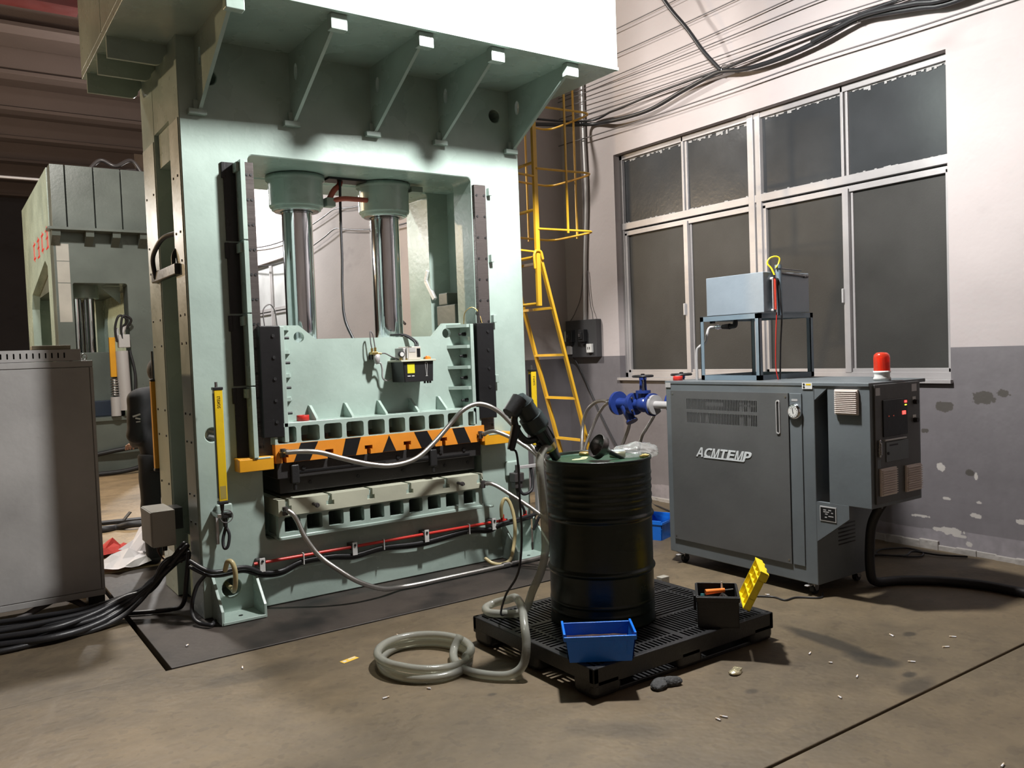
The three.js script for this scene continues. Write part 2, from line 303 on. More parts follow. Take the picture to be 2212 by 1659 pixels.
structure('trim_1', cyl([-6, 6.38, -24], [2.6, 6.36, -24], 0.035, 0.035, 8), M.alu, { label: 'thin pale rail high across the far hall' });

// windows: aluminium frames in a deep reveal, dark painted panes above, screened panes below
const alu2 = std(C(0.42, 0.4, 0.4), 0.5, 0.15, { roughnessMap: T.brushed, bumpMap: T.fine, bumpScale: 0.0004, map: T.wear });
const paneDark = new THREE.MeshPhysicalMaterial({ color: C(0.043, 0.046, 0.049), roughness: 0.3, specularIntensity: 0.4, map: T.wear, roughnessMap: T.rough, bumpMap: T.peel, bumpScale: 0.0004 });
const screenMat = new THREE.MeshPhysicalMaterial({ color: C(0.05, 0.049, 0.046), roughness: 0.42, specularIntensity: 0.3, map: T.wear, bumpMap: T.fine, bumpScale: 0.0006 });
const edgePaint = std(C(0.3, 0.295, 0.29), 0.8, 0, { bumpMap: T.fine, bumpScale: 0.001 });
function windowUnit(name, z0, z1, y0, y1, yT, mats, ragged) {
  const g = new THREE.Group(); g.name = name; g.userData = { kind: 'structure' }; origin.set(g, [0, 0, 0]); scene.add(g);
  const X = 6.27, zc = z0 + (z1 - z0) * 0.503, q1 = z0 + (zc - z0) * 0.52, q2 = zc + (z1 - zc) * 0.505;
  const fr = (y00, y11, z00, z11, x0 = X, x1 = X + 0.07) => box(x0, x1, y00, y11, z00, z11, 0.004);
  part('frame_sill', fr(y0, y0 + 0.055, z0, z1), alu2, g); part('frame_head', fr(y1 - 0.05, y1, z0, z1), alu2, g);
  part('transom', [fr(yT - 0.035, yT + 0.035, z0, z1, X - 0.006), fr(yT - 0.075, yT - 0.05, z0, z1, X + 0.01)], alu2, g);
  part('jamb', fr(y0, y1, z0, z0 + 0.045), alu2, g); part('jamb', fr(y0, y1, z1 - 0.045, z1), alu2, g);
  part('centre_mullion', [fr(y0, y1, zc - 0.075, zc - 0.008, X - 0.012), fr(y0, y1, zc + 0.008, zc + 0.065, X - 0.008), fr(y0, y1, zc - 0.01, zc + 0.01, X + 0.02)], alu2, g);
  for (const q of [q1, q2]) {
    part('mullion', [fr(yT, y1, q - 0.032, q - 0.006), fr(yT, y1, q + 0.004, q + 0.028, X + 0.014)], alu2, g);
    const s = part('meeting_stile', [fr(y0 + 0.05, yT - 0.07, q - 0.03, q + 0.025, X - 0.004), fr(y0 + 0.05, yT - 0.07, q + 0.03, q + 0.05, X + 0.03)], alu2, g);
    part('latch', box(X - 0.03, X - 0.002, y0 + 0.63, y0 + 0.75, q - 0.036, q - 0.02, 0.006), M.alu, s);
  }
  const spans = [[z0 + 0.045, q1 - 0.03], [q1 + 0.028, zc - 0.075], [zc + 0.065, q2 - 0.03], [q2 + 0.028, z1 - 0.045]];
  spans.forEach(([a, b], i) => {
    part('upper_pane', box(X + 0.035, X + 0.041, yT + 0.03, y1 - 0.045, a - 0.01, b + 0.01), mats[0], g);
    part('lower_pane', box(X + 0.04, X + 0.046, y0 + 0.05, yT - 0.06, a - 0.01, b + 0.01), mats[1], g);
    part('sash_frame', [fr(y0 + 0.05, y0 + 0.085, a, b, X + 0.01, X + 0.05), fr(yT - 0.1, yT - 0.07, a, b, X + 0.01, X + 0.05), fr(y0 + 0.05, yT - 0.07, i % 2 ? b - 0.02 : a, i % 2 ? b : a + 0.035, X + 0.01, X + 0.05)], alu2, g);
    if (!ragged) return;
    const n = Math.round((b - a) / 0.02), gs = [];   // smeared putty along the head of each upper pane
    for (let k = 0; k < n; k++) { const z = a + (b - a) * k / n, h = 0.006 + 0.045 * Math.pow(rnd(), 1.6) * (0.4 + 0.6 * vnoise(k * 0.2, i, 64, 7)); gs.push(box(X + 0.028, X + 0.036, y1 - 0.05 - h, y1 - 0.045, z, z + (b - a) / n + 0.001)); if (rnd() < 0.5) { const h2 = 0.004 + 0.012 * rnd(); gs.push(box(X + 0.028, X + 0.036, yT + 0.03, yT + 0.034 + h2, z, z + 0.02)); } }
    part('putty_smear', gs, edgePaint, g, { kind: 'stuff' });
  });
  return g;
}
windowUnit('window_1', -6.86, -3.24, 1.29, 3.70, 2.93, [paneDark, screenMat], true);
structure('window_sill', box(6.155, 6.34, 1.262, 1.292, -6.88, -3.225, 0.004), alu2, { label: 'pale sill board under the window' });
const paneLit = std(C(0.42, 0.42, 0.42), 0.5, 0, { map: T.wear, bumpMap: T.peel, bumpScale: 0.0004 });  // pale colour stands in for the reflection on the far glass
windowUnit('window_2', -20.4, -16.2, 1.53, 3.78, 2.75, [paneLit, paneLit], false);
// ================= the big hydraulic press =================
const ZF = -5.44, press = thing('hydraulic_press', 'tall pale green four-post hydraulic press with two chrome rams, foreground machine', 'press', [2.62, 0, -5.97]);
{
  const holes = [rectPath(1.748, 3.451, 0.44, 2.956, 0.035), circlePath(1.438, 1.162, 0.045), circlePath(3.757, 1.127, 0.045), circlePath(3.69, 3.45, 0.05), circlePath(1.525, 3.42, 0.05), circlePath(1.511, 0.169, 0.062)];
  part('front_frame', plate([[1.335, 0], [3.9, 0], [3.9, 4.9], [1.335, 4.9]], 'xy', -5.71, ZF, { holes, bevel: 0.006, curve: 10 }), M.teal, press, { label: 'front frame plate with the large window' });
  part('rear_frame', plate([[1.335, 0], [3.9, 0], [3.9, 4.9], [1.335, 4.9]], 'xy', -6.51, -6.13, { holes: [rectPath(1.748, 3.451, 0.44, 2.956, 0.035)], bevel: 0.006 }), M.teal, press);
  part('crown', [box(1.36, 3.88, 2.962, 4.9, -6.135, -5.705), box(1.337, 1.37, 3.19, 4.9, -6.135, -5.705)], M.teal, press);
  part('base', box(1.4, 3.84, 0, 0.44, -6.135, -5.705), M.teal, press);
  // inner webs with a round hole
  for (const x of [1.5, 3.64]) part('post_web', plate([[-6.135, 0.44], [-5.705, 0.44], [-5.705, 2.962], [-6.135, 2.962]], 'zy', x, x + 0.03, { holes: [circlePath(-5.86, 2.49, 0.055), circlePath(-5.92, 1.2, 0.055)] }), M.teal, press);
  part('valve_block', [box(3.47, 3.62, 1.85, 2.02, -6.08, -5.78, 0.01), box(3.47, 3.6, 2.02, 2.12, -6.04, -5.9, 0.01)], M.tealDim, press, { label: 'grey valve block inside the right post' });
  part('valve_lever', [bar([3.47, 2.08, -6.1], [3.45, 2.24, -6.2], 0.03, 0.03), bar([3.45, 2.24, -6.2], [3.45, 2.32, -6.16], 0.03, 0.03)], M.white, press);
  // cover strips screwed on the left side of the posts
  for (const [a, b] of [[-5.69, -5.46], [-6.49, -6.15]]) {
    const s = part('side_cover', box(1.329, 1.337, 0.3, 3.15, a, b, 0.003), M.tealOld, press);
    const sc = []; for (const y of [0.6, 0.78, 1.12, 1.3, 1.75, 1.93, 2.27, 2.45, 2.8]) for (const z of [a + 0.06, b - 0.06]) sc.push(disc([1.328, y, z], [1, 0, 0], 0.008, 0.008, 8));
    part('screw', sc, M.blackSteel, s, { kind: 'stuff' });
  }
  // ---- overhanging top deck ----
  const deck = part('top_deck', box(0.975, 4.245, 3.649, 3.7, -6.6, -4.632, 0.004), M.teal, press, { label: 'overhanging deck plate' });
  part('fascia', [box(0.975, 4.245, 3.66, 5.3, -4.66, -4.626, 0.004), box(0.975, 4.245, 3.645, 3.668, -4.64, -4.614, 0.003)], M.teal, press, { label: 'tall front panel of the deck, brightly lit' });
  part('end_panel', box(4.215, 4.245, 3.7, 5.3, -6.6, -4.66), M.teal, press); part('end_panel', box(0.975, 1.0, 3.7, 5.3, -6.6, -5.775, 0.003), M.teal, press); part('end_panel', box(0.975, 1.0, 3.7, 5.3, -5.765, -4.66, 0.003), M.teal, press);
  for (const F of [1.42, 2.028, 2.614, 3.159, 3.796]) {
    const x = F + 0.036, hole = circlePath(-5.32, 3.5, 0.028, 0.055);
    const g = part('gusset', plate([[ZF, 3.649], [-4.72, 3.649], [-4.72, 3.57], [ZF, 3.175]], 'zy', x - 0.011, x + 0.011, { holes: [hole] }), M.teal, press);
    part('gusset_foot', [box(F - 0.035, F + 0.075, 3.165, 3.2, ZF, ZF + 0.045, 0.004), box(F + 0.0, F + 0.065, 3.2, 3.26, ZF, ZF + 0.03, 0.004)], M.teal, g);
    part('gusset_block', box(F, F + 0.106, 3.556, 3.649, -4.72, -4.66, 0.006), M.teal, g);
  }
  for (const z of [-5.67, -6.02, -6.45]) part('side_bracket', plate(roundBracket(z), 'xy', z - 0.012, z + 0.012), M.teal, press);
  function roundBracket() { const s = new THREE.Shape(); s.moveTo(0.985, 3.649); s.lineTo(0.985, 3.517); s.lineTo(1.26, 3.517); s.absarc(1.26, 3.567, 0.05, -Math.PI / 2, 0); s.lineTo(1.335, 3.6); s.lineTo(1.335, 3.649); s.closePath(); return s; }
  // ---- bed ----
  const bed = part('bed', [box(1.83, 3.37, 0.44, 0.6, -6.5, -5.75), box(1.82, 3.38, 0.6, 0.69, -6.55, -5.36)], M.teal, press);
  const bh = []; for (let i = 0; i < 10; i++) { const a = 1.846 + i * 0.1527; bh.push(rectPath(a, a + 0.108, 0.486, 0.588, 0.012)); }
  part('bed_grid', plate([[1.805, 0.452], [3.385, 0.452], [3.385, 0.6], [1.805, 0.6]], 'xy', -5.4, -5.35, { holes: bh }), M.teal, bed, { label: 'row of ten square openings under the bed' });
  for (let i = 0; i < 11; i++) part('bed_grid_rib', box(1.8, 1.815, 0.452, 0.6, -5.75, -5.39).translate(i * 0.1527 + 0.02, 0, 0), M.teal, bed);
  part('bed_lip', [box(1.805, 3.385, 0.44, 0.464, -5.75, -5.34, 0.006)], M.teal, bed);
  const tslot = (x, top) => poly([[x - 0.013, top], [x - 0.013, top - 0.03], [x - 0.026, top - 0.03], [x - 0.026, top - 0.055], [x + 0.026, top - 0.055], [x + 0.026, top - 0.03], [x + 0.013, top - 0.03], [x + 0.013, top]]);
  const slots = [1.865, 2.162, 2.462, 2.765, 3.067, 3.36];
  // bolster with T-slots cut from its top edge
  { const pts = [[1.805, 0.6], [3.387, 0.6], [3.387, 0.706]]; for (const x of [...slots].reverse()) pts.push([x + 0.013, 0.706], [x + 0.013, 0.664], [x + 0.028, 0.664], [x + 0.028, 0.634], [x - 0.028, 0.634], [x - 0.028, 0.664], [x - 0.013, 0.664], [x - 0.013, 0.706]); pts.push([1.805, 0.706]);
    const b = part('bolster', plate(pts, 'xy', -6.55, -5.335), M.cream, press, { label: 'cream bolster plate with T-slots' });
    for (const [x, y] of [[2.043, 0.655], [3.166, 0.66]]) part('lifting_pin', [cyl([x, y, -5.36], [x, y, -5.25], 0.011), disc([x, y, -5.27], [0, 0, 1], 0.016, 0.012)], M.darkSteel, b);
  }
  for (const x of slots) part('slot_shade_fill', box(x - 0.03, x + 0.03, 0.64, 0.7, -6.5, -5.5), M.blackSteel, press);  // black fill paints the shade inside the T-slots
  // ---- slide ----
  const slide = part('slide', [box(1.9, 3.33, 1.1, 1.72, -6.42, -5.56)], M.teal, press, { label: 'moving slide' });
  part('slide_face', plate([[1.89, 1.19], [3.345, 1.19], [3.345, 1.852], [3.19, 1.852], [3.095, 1.757], [2.177, 1.757], [2.06, 1.852], [1.89, 1.852]], 'xy', -5.535, -5.5, { holes: [circlePath(2.058, 1.772, 0.037), circlePath(3.217, 1.777, 0.037)] }), M.teal, slide);
  for (const [a, b] of [[1.873, 1.903], [3.333, 3.363]]) part('slide_flange', box(a, b, 1.08, 1.84, -5.55, -5.345, 0.004), M.teal, slide);
  for (const y of [1.828, 1.672, 1.516, 1.36]) {
    part('slide_rib', plate([[1.9, -5.5], [1.99, -5.5], [1.93, -5.36], [1.9, -5.36]], 'xz', y - 0.012, y + 0.012), M.teal, slide);
    part('slide_rib', plate([[3.335, -5.36], [3.31, -5.36], [3.215, -5.5], [3.335, -5.5]], 'xz', y - 0.012, y + 0.012), M.teal, slide);
  }
  for (const y of [1.765, 1.6, 1.435, 1.265]) for (const [x, d] of [[1.903, 1], [3.333, -1]]) part('adjusting_bolt', [cyl([x, y, -5.42], [x + d * 0.022, y, -5.42], 0.016, 0.016, 6), cyl([x, y, -5.42], [x + d * 0.055, y, -5.42], 0.009, 0.009, 8)], M.blackSteel, slide);
  const sh = []; for (let i = 0; i < 10; i++) { const a = 1.825 + i * 0.1605; if (i < 9) sh.push(rectPath(a, a + 0.128, 1.074, 1.182, 0.018)); } sh.push(rectPath(3.285, 3.35, 1.074, 1.182, 0.015));
  part('slide_grid', plate([[1.808, 1.07], [3.4, 1.07], [3.4, 1.205], [1.808, 1.205]], 'xy', -5.39, -5.345, { holes: sh }), M.teal, slide, { label: 'row of openings along the slide foot' });
  for (let i = 0; i < 11; i++) part('slide_grid_rib', box(1.8, 1.815, 1.07, 1.19, -5.6, -5.385).translate(i * 0.1605 - 0.004, 0, 0), M.teal, slide);
  part('slide_ledge', box(1.87, 3.39, 1.19, 1.208, -5.54, -5.346, 0.004), M.teal, slide);
  for (const x of [2.108, 2.366, 2.622, 2.876, 3.113]) part('slide_gusset', plate([[-5.5, 1.207], [-5.355, 1.207], [-5.36, 1.22], [-5.475, 1.305], [-5.5, 1.305]], 'zy', x - 0.009, x + 0.009), M.teal, slide);
  for (const [a, b] of [[1.735, 1.87], [3.385, 3.54]]) {
    const l = part('slide_liner', box(a, b, 1.12, 1.845, -5.4, -5.335, 0.006), M.blackPaint, press, { label: 'black guide block on the slide edge' });
    part('liner_bolt', [1.22, 1.36, 1.5, 1.64, 1.78].map(y => disc([(a + b) / 2 + 0.02, y, -5.334], [0, 0, 1], 0.011, 0.012, 8)), M.blackSteel, l, { kind: 'stuff' });
  }
  for (const x of [1.75, 3.44]) part('guide_bracket', box(x, x + 0.06, 0.99, 1.12, -5.6, -5.4, 0.005), M.darkSteel, press);
  // upper heating platen with hazard stripes
  { const pts = [[1.805, 1.07], [1.805, 0.948]]; for (const x of [1.862, 2.174, 2.463, 2.764, 3.063, 3.381]) pts.push([x - 0.014, 0.948], [x - 0.014, 0.982], [x - 0.029, 0.982], [x - 0.029, 1.008], [x + 0.029, 1.008], [x + 0.029, 0.982], [x + 0.014, 0.982], [x + 0.014, 0.948]); pts.push([3.42, 0.948], [3.42, 1.07]);
    const up = part('upper_platen', plate(pts, 'xy', -6.45, -5.34), M.orange, press, { label: 'orange upper platen with black hazard stripes' });
    const st = (p) => part('hazard_stripe', plate(p, 'xy', -5.3405, -5.3385), M.blackPaint, up);
    st([[1.978, 1.069], [2.098, 1.069], [2.036, 0.95], [1.925, 0.95]]); st([[2.295, 1.069], [2.407, 1.069], [2.366, 0.95], [2.262, 0.95]]); st([[2.622, 1.064], [2.672, 0.95], [2.568, 0.95]]);
    st([[2.822, 1.069], [2.927, 1.069], [2.993, 0.95], [2.878, 0.95]]); st([[3.14, 1.069], [3.243, 1.069], [3.297, 0.95], [3.184, 0.95]]);
  }
  // dark mould plates hanging under the upper platen
  { const mo = part('mould_plate', [box(1.82, 3.4, 0.84, 0.948, -6.4, -5.37, 0.005), box(1.85, 3.37, 0.735, 0.84, -6.35, -5.42, 0.005)], M.mould, press, { label: 'dark steel mould under the upper platen' });
    part('mould_bolt', [2.0, 2.35, 2.7, 3.05, 3.25].flatMap(x => [disc([x, 0.9, -5.368], [0, 0, 1], 0.014, 0.01, 8), disc([x + 0.06, 0.79, -5.418], [0, 0, 1], 0.012, 0.01, 8)]), M.blackSteel, mo, { kind: 'stuff' });
    part('mould_groove', [box(1.9, 2.6, 0.868, 0.88, -5.372, -5.366), box(2.72, 3.3, 0.855, 0.867, -5.372, -5.366)], M.blackPaint, mo);
    for (const x of [1.905, 2.95]) part('mould_clamp', [box(x, x + 0.06, 0.8, 0.93, -5.39, -5.345, 0.012), cyl([x + 0.03, 0.76, -5.365], [x + 0.03, 0.94, -5.365], 0.012, 0.012, 8)], M.blackSteel, mo);
    part('back_screen', box(1.76, 3.44, 0.7, 1.08, -6.52, -6.47), M.mould, press);
  }
  // ---- rams ----
  for (const x of [2.262, 2.973]) {
    const c = part('ram_cylinder', lathe([[0.0, 2.956], [0.212, 2.956], [0.212, 2.925], [0.196, 2.915], [0.196, 2.745], [0.19, 2.73], [0.178, 2.73], [0.178, 2.712], [0.165, 2.705], [0, 2.705]], [x, 0, -5.97], [0, 1, 0], 40), M.teal, press);
    part('gland', lathe([[0.118, 2.7], [0.16, 2.7], [0.16, 2.712], [0.118, 2.712]], [x, 0, -5.97], [0, 1, 0], 40), M.steel, c);
    part('ram_rod', lathe([[0, 1.7], [0.11, 1.7], [0.11, 2.72], [0, 2.72]], [x, 0, -5.97], [0, 1, 0], 48), M.chrome, c, { label: 'polished chrome rod' });
  }
  part('port_block', box(2.46, 2.53, 2.745, 2.81, -5.95, -5.87, 0.005), M.tealOld, press);
  part('crown_opening', box(2.48, 2.78, 2.945, 2.965, -6.0, -5.86), M.blackPaint, press);
  part('oil_hose', tube([[2.61, 2.97, -5.95], [2.588, 2.918, -5.93], [2.53, 2.867, -5.9], [2.49, 2.8, -5.9]], 0.021), M.redHose, press, { label: 'red hydraulic hose' });
  part('oil_hose', tube([[2.51, 2.79, -5.89], [2.585, 2.805, -5.86], [2.679, 2.808, -5.86], [2.8, 2.815, -5.9]], 0.019), M.redHose, press, { label: 'red hydraulic hose' });
  part('cylinder_tab', box(3.16, 3.26, 2.9, 2.945, -5.95, -5.85, 0.004), M.tealOld, press);
  part('slide_cable', tube([[2.583, 2.97, -5.9], [2.574, 2.636, -5.9], [2.563, 2.357, -5.88], [2.54, 2.113, -5.85], [2.53, 1.904, -5.8], [2.56, 1.74, -5.72]], 0.011), M.cable, press);
  // ---- gibs beside the window ----
  for (const [x0, x1, o0, o1, d] of [[1.71, 1.772, 1.662, 1.692, -1], [3.455, 3.558, 3.585, 3.61, 1]]) {
    const g = part('gib', box(x0, x1, 1.0, 2.9, ZF - 0.01, -5.405, 0.004), M.gib, press, { label: 'brown steel slide guide' });
    const bo = []; for (let i = 0; i < 12; i++) for (const x of [x0 + 0.018, x1 - 0.018]) bo.push(disc([x, 1.06 + i * 0.16, -5.404], [0, 0, 1], 0.009, 0.006, 8));
    part('gib_bolt', bo, M.blackSteel, g, { kind: 'stuff' });
    const ys = [1.0, 1.46, 1.925, 2.39, 2.9];
    for (let i = 0; i < 4; i++) {
      if (d < 0) part('gib_bar', box(o0, o1, ys[i] + (i ? 0.004 : 0), ys[i + 1] - 0.004, ZF - 0.005, -5.325, 0.003), M.teal, press, { label: 'pale green backing bar of the guide' });
      part('gib_boss', box(d < 0 ? o0 - 0.018 : o0, d < 0 ? o0 : o0 + 0.03, ys[i + 1] - 0.075, ys[i + 1] - 0.015, ZF - 0.005, d < 0 ? -5.35 : -5.4, 0.004), M.teal, press);
    }
    if (d < 0) for (let i = 0; i < 4; i++) part('guide_shadow_plate', [box(1.586, 1.662, ys[i] + (i ? 0.004 : 0), ys[i + 1] - 0.008, ZF - 0.002, ZF + 0.012), box(1.573, 1.6, ys[i + 1] - 0.11, ys[i + 1] - 0.008, ZF - 0.002, ZF + 0.014, 0.004)], M.blackPaint, press, { label: 'black plate standing in for the shadow beside the left guide' });  // black plates paint the shadow the guide bar casts on the post
    part('gib_foot', box(Math.min(x0, o0), Math.max(x1, o1), 0.985, 1.0, ZF, -5.335, 0.003), M.teal, press);
  }
  for (const [a, b] of [[1.568, 1.79], [3.42, 3.66]]) {
    const u = part('stop_block', [box(a, b, 0.915, 0.995, ZF - 0.005, -5.335, 0.004), box(a - 0.005, b + 0.005, 0.99, 1.002, ZF, -5.345, 0.003)], M.amber, press, { label: 'amber safety stop block' });
  }
  // ---- foot brackets ----
  for (const [a, b] of [[1.39, 1.655], [3.62, 3.92]]) {
    for (const x of [a, b]) part('foot_gusset', plate([[ZF, 0.0], [-5.225, 0.0], [-5.225, 0.085], [ZF, 0.29]], 'zy', x - 0.009, x + 0.009, { bevel: 0.002 }), M.teal, press);
    const f = part('foot_plate', box(a, b, 0, 0.018, ZF, -5.22, 0.003), M.teal, press);
    part('anchor_hole', disc([(a + b) / 2, 0.0185, -5.31], [0, 1, 0], 0.014, 0.002, 10), M.blackPaint, f);
  }
  part('cable_shelf', box(3.455, 3.5, 0.43, 0.45, ZF, -5.36, 0.01), M.teal, press);
  // hose on the left side
  part('side_hose', tube([[1.36, 2.47, -5.7], [1.3, 2.455, -5.85], [1.275, 2.39, -6.0], [1.275, 2.326, -6.09], [1.3, 2.22, -6.15]], 0.016), M.rubber, press);
  part('side_hose', tube([[1.37, 2.38, -5.66], [1.32, 2.33, -5.68], [1.31, 2.22, -5.66]], 0.014), M.rubber, press);
  part('hose_clamp_bar', box(1.295, 1.335, 2.19, 2.26, -6.26, -5.58, 0.006), M.blackPaint, press);
}
// ================= mould temperature machine =================
const mt = thing('temperature_machine', 'dark grey oil temperature machine on casters lettered ACMTEMP, by the window', 'machine', [4.8, 0, -3.85]);
{
  const X = 4.5;
  part('cabinet_body', [box(X, 5.1, 0.08, 1.345, -4.49, -3.21, 0.006), box(X - 0.004, 5.11, 1.335, 1.358, -4.495, -2.835, 0.004), box(5.1, 5.26, 1.34, 1.358, -4.495, -3.215)], M.machine, mt);
  // front panel with two rows of louvre slots
  const slotH = []; for (let i = 0; i < 46; i++) { const z = -4.272 + i * 0.0138; slotH.push(rectPath(z, z + 0.0068, 1.156, 1.232), rectPath(z, z + 0.0068, 1.06, 1.134)); }
  const fp = part('front_panel', plate([[-4.43, 0.185], [-3.395, 0.185], [-3.395, 1.288], [-4.43, 1.288]], 'zy', X - 0.012, X - 0.001, { holes: slotH }), M.machineDark, mt, { label: 'large dark front panel' });
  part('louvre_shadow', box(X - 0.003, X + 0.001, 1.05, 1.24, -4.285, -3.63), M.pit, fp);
  for (const [a, b, y0, y1] of [[-4.155, -4.135, 1.065, 1.13], [-4.095, -4.065, 1.065, 1.13], [-4.1, -3.93, 1.185, 1.21], [-3.79, -3.76, 1.06, 1.23], [-3.72, -3.7, 1.06, 1.23], [-3.8, -3.66, 1.19, 1.2]]) part('pipe_behind_louvre', box(X - 0.0055, X - 0.002, y0, y1, a, b), M.alu, fp);
  part('panel_screw', [[-4.41, 1.265], [-3.415, 1.265], [-4.41, 0.21], [-3.415, 0.21]].map(([z, y]) => disc([X - 0.0125, y, z], [1, 0, 0], 0.007, 0.003, 10)), M.steel, fp, { kind: 'stuff' });
  part('side_panel', box(X - 0.008, X, 0.185, 1.288, -3.388, -3.298, 0.003), M.machine, mt);
  // sight slot
  const sl = part('sight_slot_frame', plate(roundRect(-3.488, -3.458, 1.022, 1.242, 0.0145), 'zy', X - 0.018, X - 0.012, { holes: [rectPath(-3.482, -3.464, 1.03, 1.234, 0.0085)] }), M.alu, mt);
  part('sight_slot', box(X - 0.0135, X - 0.0122, 1.026, 1.238, -3.484, -3.462), M.pit, sl);
  // pressure gauge
  const pg = part('pressure_gauge', lathe([[0, 0], [0.048, 0], [0.052, 0.008], [0.044, 0.02], [0.038, 0.022], [0, 0.022]], [X - 0.008, 1.172, -3.345], [-1, 0, 0], 28), M.chrome, mt);
  part('gauge_face', disc([X - 0.0305, 1.172, -3.345], [1, 0, 0], 0.036, 0.002, 28), M.white, pg);
  part('gauge_needle', bar([X - 0.032, 1.16, -3.343], [X - 0.032, 1.198, -3.35], 0.005, 0.001, [1, 0, 0]), M.blackPaint, pg);
  part('gauge_tick', [...Array(11)].map((_, i) => { const a = -0.9 + i * 0.49 + 0.2; return bar([X - 0.032, 1.172 + 0.026 * Math.cos(a), -3.345 + 0.026 * Math.sin(a)], [X - 0.032, 1.172 + 0.032 * Math.cos(a), -3.345 + 0.032 * Math.sin(a)], 0.003, 0.001, [1, 0, 0]); }), M.blackPaint, pg, { kind: 'stuff' });
  part('gauge_plate', box(X - 0.0095, X - 0.008, 1.238, 1.252, -3.37, -3.325), M.alu, mt);
  // raised lettering
  const wt = std(C(0.8, 0.84, 0.86), 0.5, 0, { map: T.wear }), lp = 0.0695, z0 = -4.192, y0 = 0.818;
  [...'ACMTEMP'].forEach((ch, i) => {   // bold letters, leaning forward, on one common base line
    const g = prep(text(ch, 0.1, 0.003, font)); g.computeBoundingBox();
    const b = g.boundingBox, sx = 0.063 / (b.max.x - b.min.x), sy = 0.067 / (b.max.y - b.min.y), p = g.attributes.position;
    for (let k = 0; k < p.count; k++) { const v = (p.getY(k) - b.min.y) * sy, u = (p.getX(k) - b.min.x) * sx + v * 0.36, d = p.getZ(k); p.setXYZ(k, X - 0.0125 - d, y0 + v, z0 + i * lp + u); }
    g.computeVertexNormals(); part('letter', g, wt, mt);
  });
  part('letter_underline', box(X - 0.0156, X - 0.0125, y0 - 0.004, y0 + 0.005, z0 + 1.05 * lp, z0 + 6.2 * lp), wt, mt);
  // stickers
  const s1 = part('warning_sticker', box(X - 0.0055, X - 0.004, 1.317, 1.356, -3.292, -3.218), M.white, mt);
  part('sticker_dot', [disc([X - 0.006, 1.345, -3.278], [1, 0, 0], 0.007, 0.001, 10), disc([X - 0.006, 1.328, -3.278], [1, 0, 0], 0.007, 0.001, 10)], M.blackPaint, s1, { kind: 'stuff' });
  part('sticker_band', box(X - 0.0062, X - 0.005, 1.34, 1.35, -3.262, -3.228), M.yellow, s1);
  part('corner_sticker', box(X - 0.0055, X - 0.004, 1.31, 1.345, -4.488, -4.435), M.alu, mt);
  // cantilevered control box
  const cb = part('control_box', [box(X + 0.005, 5.045, 0.61, 1.34, -3.12, -2.836, 0.004), box(X + 0.25, 5.05, 0.61, 1.34, -3.215, -3.115)], M.machine, mt, { label: 'control box hung on the side of the machine' });
  part('top_gusset', plate([[-3.215, 1.245], [-3.118, 1.325], [-3.118, 1.345], [-3.215, 1.345]], 'zy', X + 0.004, X + 0.03), M.machine, mt);
  part('support_bracket', plate([[-3.212, 0.36], [-2.985, 0.53], [-2.985, 0.612], [-3.212, 0.612]], 'zy', X + 0.002, X + 0.03), M.machine, mt);
  const np = part('name_plate', box(X - 0.002, X + 0.003, 0.497, 0.59, -3.186, -3.072, 0.001), M.alu, mt);
  part('name_plate_field', box(X - 0.003, X - 0.001, 0.504, 0.583, -3.18, -3.078), M.blackPaint, np);
  part('name_plate_line', [[0.565, -3.16, -3.14], [0.565, -3.125, -3.105], [0.553, -3.16, -3.12], [0.54, -3.148, -3.13], [0.528, -3.125, -3.09], [0.55, -3.105, -3.092], [0.52, -3.15, -3.135]].map(([y, a, b]) => box(X - 0.0038, X - 0.002, y, y + 0.006, a, b)), M.alu, np, { kind: 'stuff' });
  // louvred vent cover: frame and slats
  function vent(mk, u0, u1, y0, y1, n) { const v = part('vent_cover', mk(u0, u1, y0, y1, 0.002, 0.016), M.vent, mt); for (let i = 0; i < n; i++) { const y = y0 + 0.006 + (y1 - y0 - 0.012) * (i + 0.5) / n; part('vent_slat', mk(u0 + 0.004, u1 - 0.004, y - 0.0028, y + 0.0028, 0.015, 0.027), M.vent, v); } return v; }
  vent((a, b, y0, y1, d0, d1) => box(X + 0.005 - d1, X + 0.005 - d0, y0, y1, a, b, 0.002), -3.06, -2.905, 1.166, 1.318, 12);
  const Z = -2.836, zf = (a, b, y0, y1, d0, d1) => box(a, b, y0, y1, Z + d0, Z + d1, 0.002);
  part('control_door', box(4.537, 5.012, 0.635, 1.345, Z, Z + 0.012, 0.003), M.machineDark, mt, { label: 'control box door' });
  vent((a, b, y0, y1, d0, d1) => zf(a, b, y0, y1, d0 + 0.012, d1 + 0.012), 4.564, 4.727, 0.682, 0.846, 11);
  vent((a, b, y0, y1, d0, d1) => zf(a, b, y0, y1, d0 + 0.012, d1 + 0.012), 4.833, 4.998, 0.676, 0.838, 11);
  part('display_panel', box(4.61, 4.87, 1.03, 1.25, Z + 0.012, Z + 0.02, 0.003), M.blackPaint, mt);
  part('display_handle', box(4.608, 4.84, 1.006, 1.016, Z + 0.012, Z + 0.03, 0.003), M.alu, mt);
  const led = c => new THREE.MeshStandardMaterial({ color: 0x100000, emissive: c, emissiveIntensity: 4, roughness: 0.4 });
  const rl = led(C(1, 0.05, 0.04)), yl = led(C(0.75, 0.8, 0.03));
  part('led_display', [box(4.836, 4.858, 1.222, 1.236, Z + 0.02, Z + 0.0225)], rl, mt, { label: 'upper glowing red digits' });
  part('led_display', [4.81, 4.823, 4.836].map(x => box(x, x + 0.009, 1.152, 1.174, Z + 0.02, Z + 0.0225)), rl, mt, { label: 'lower glowing red digits', kind: 'stuff' });
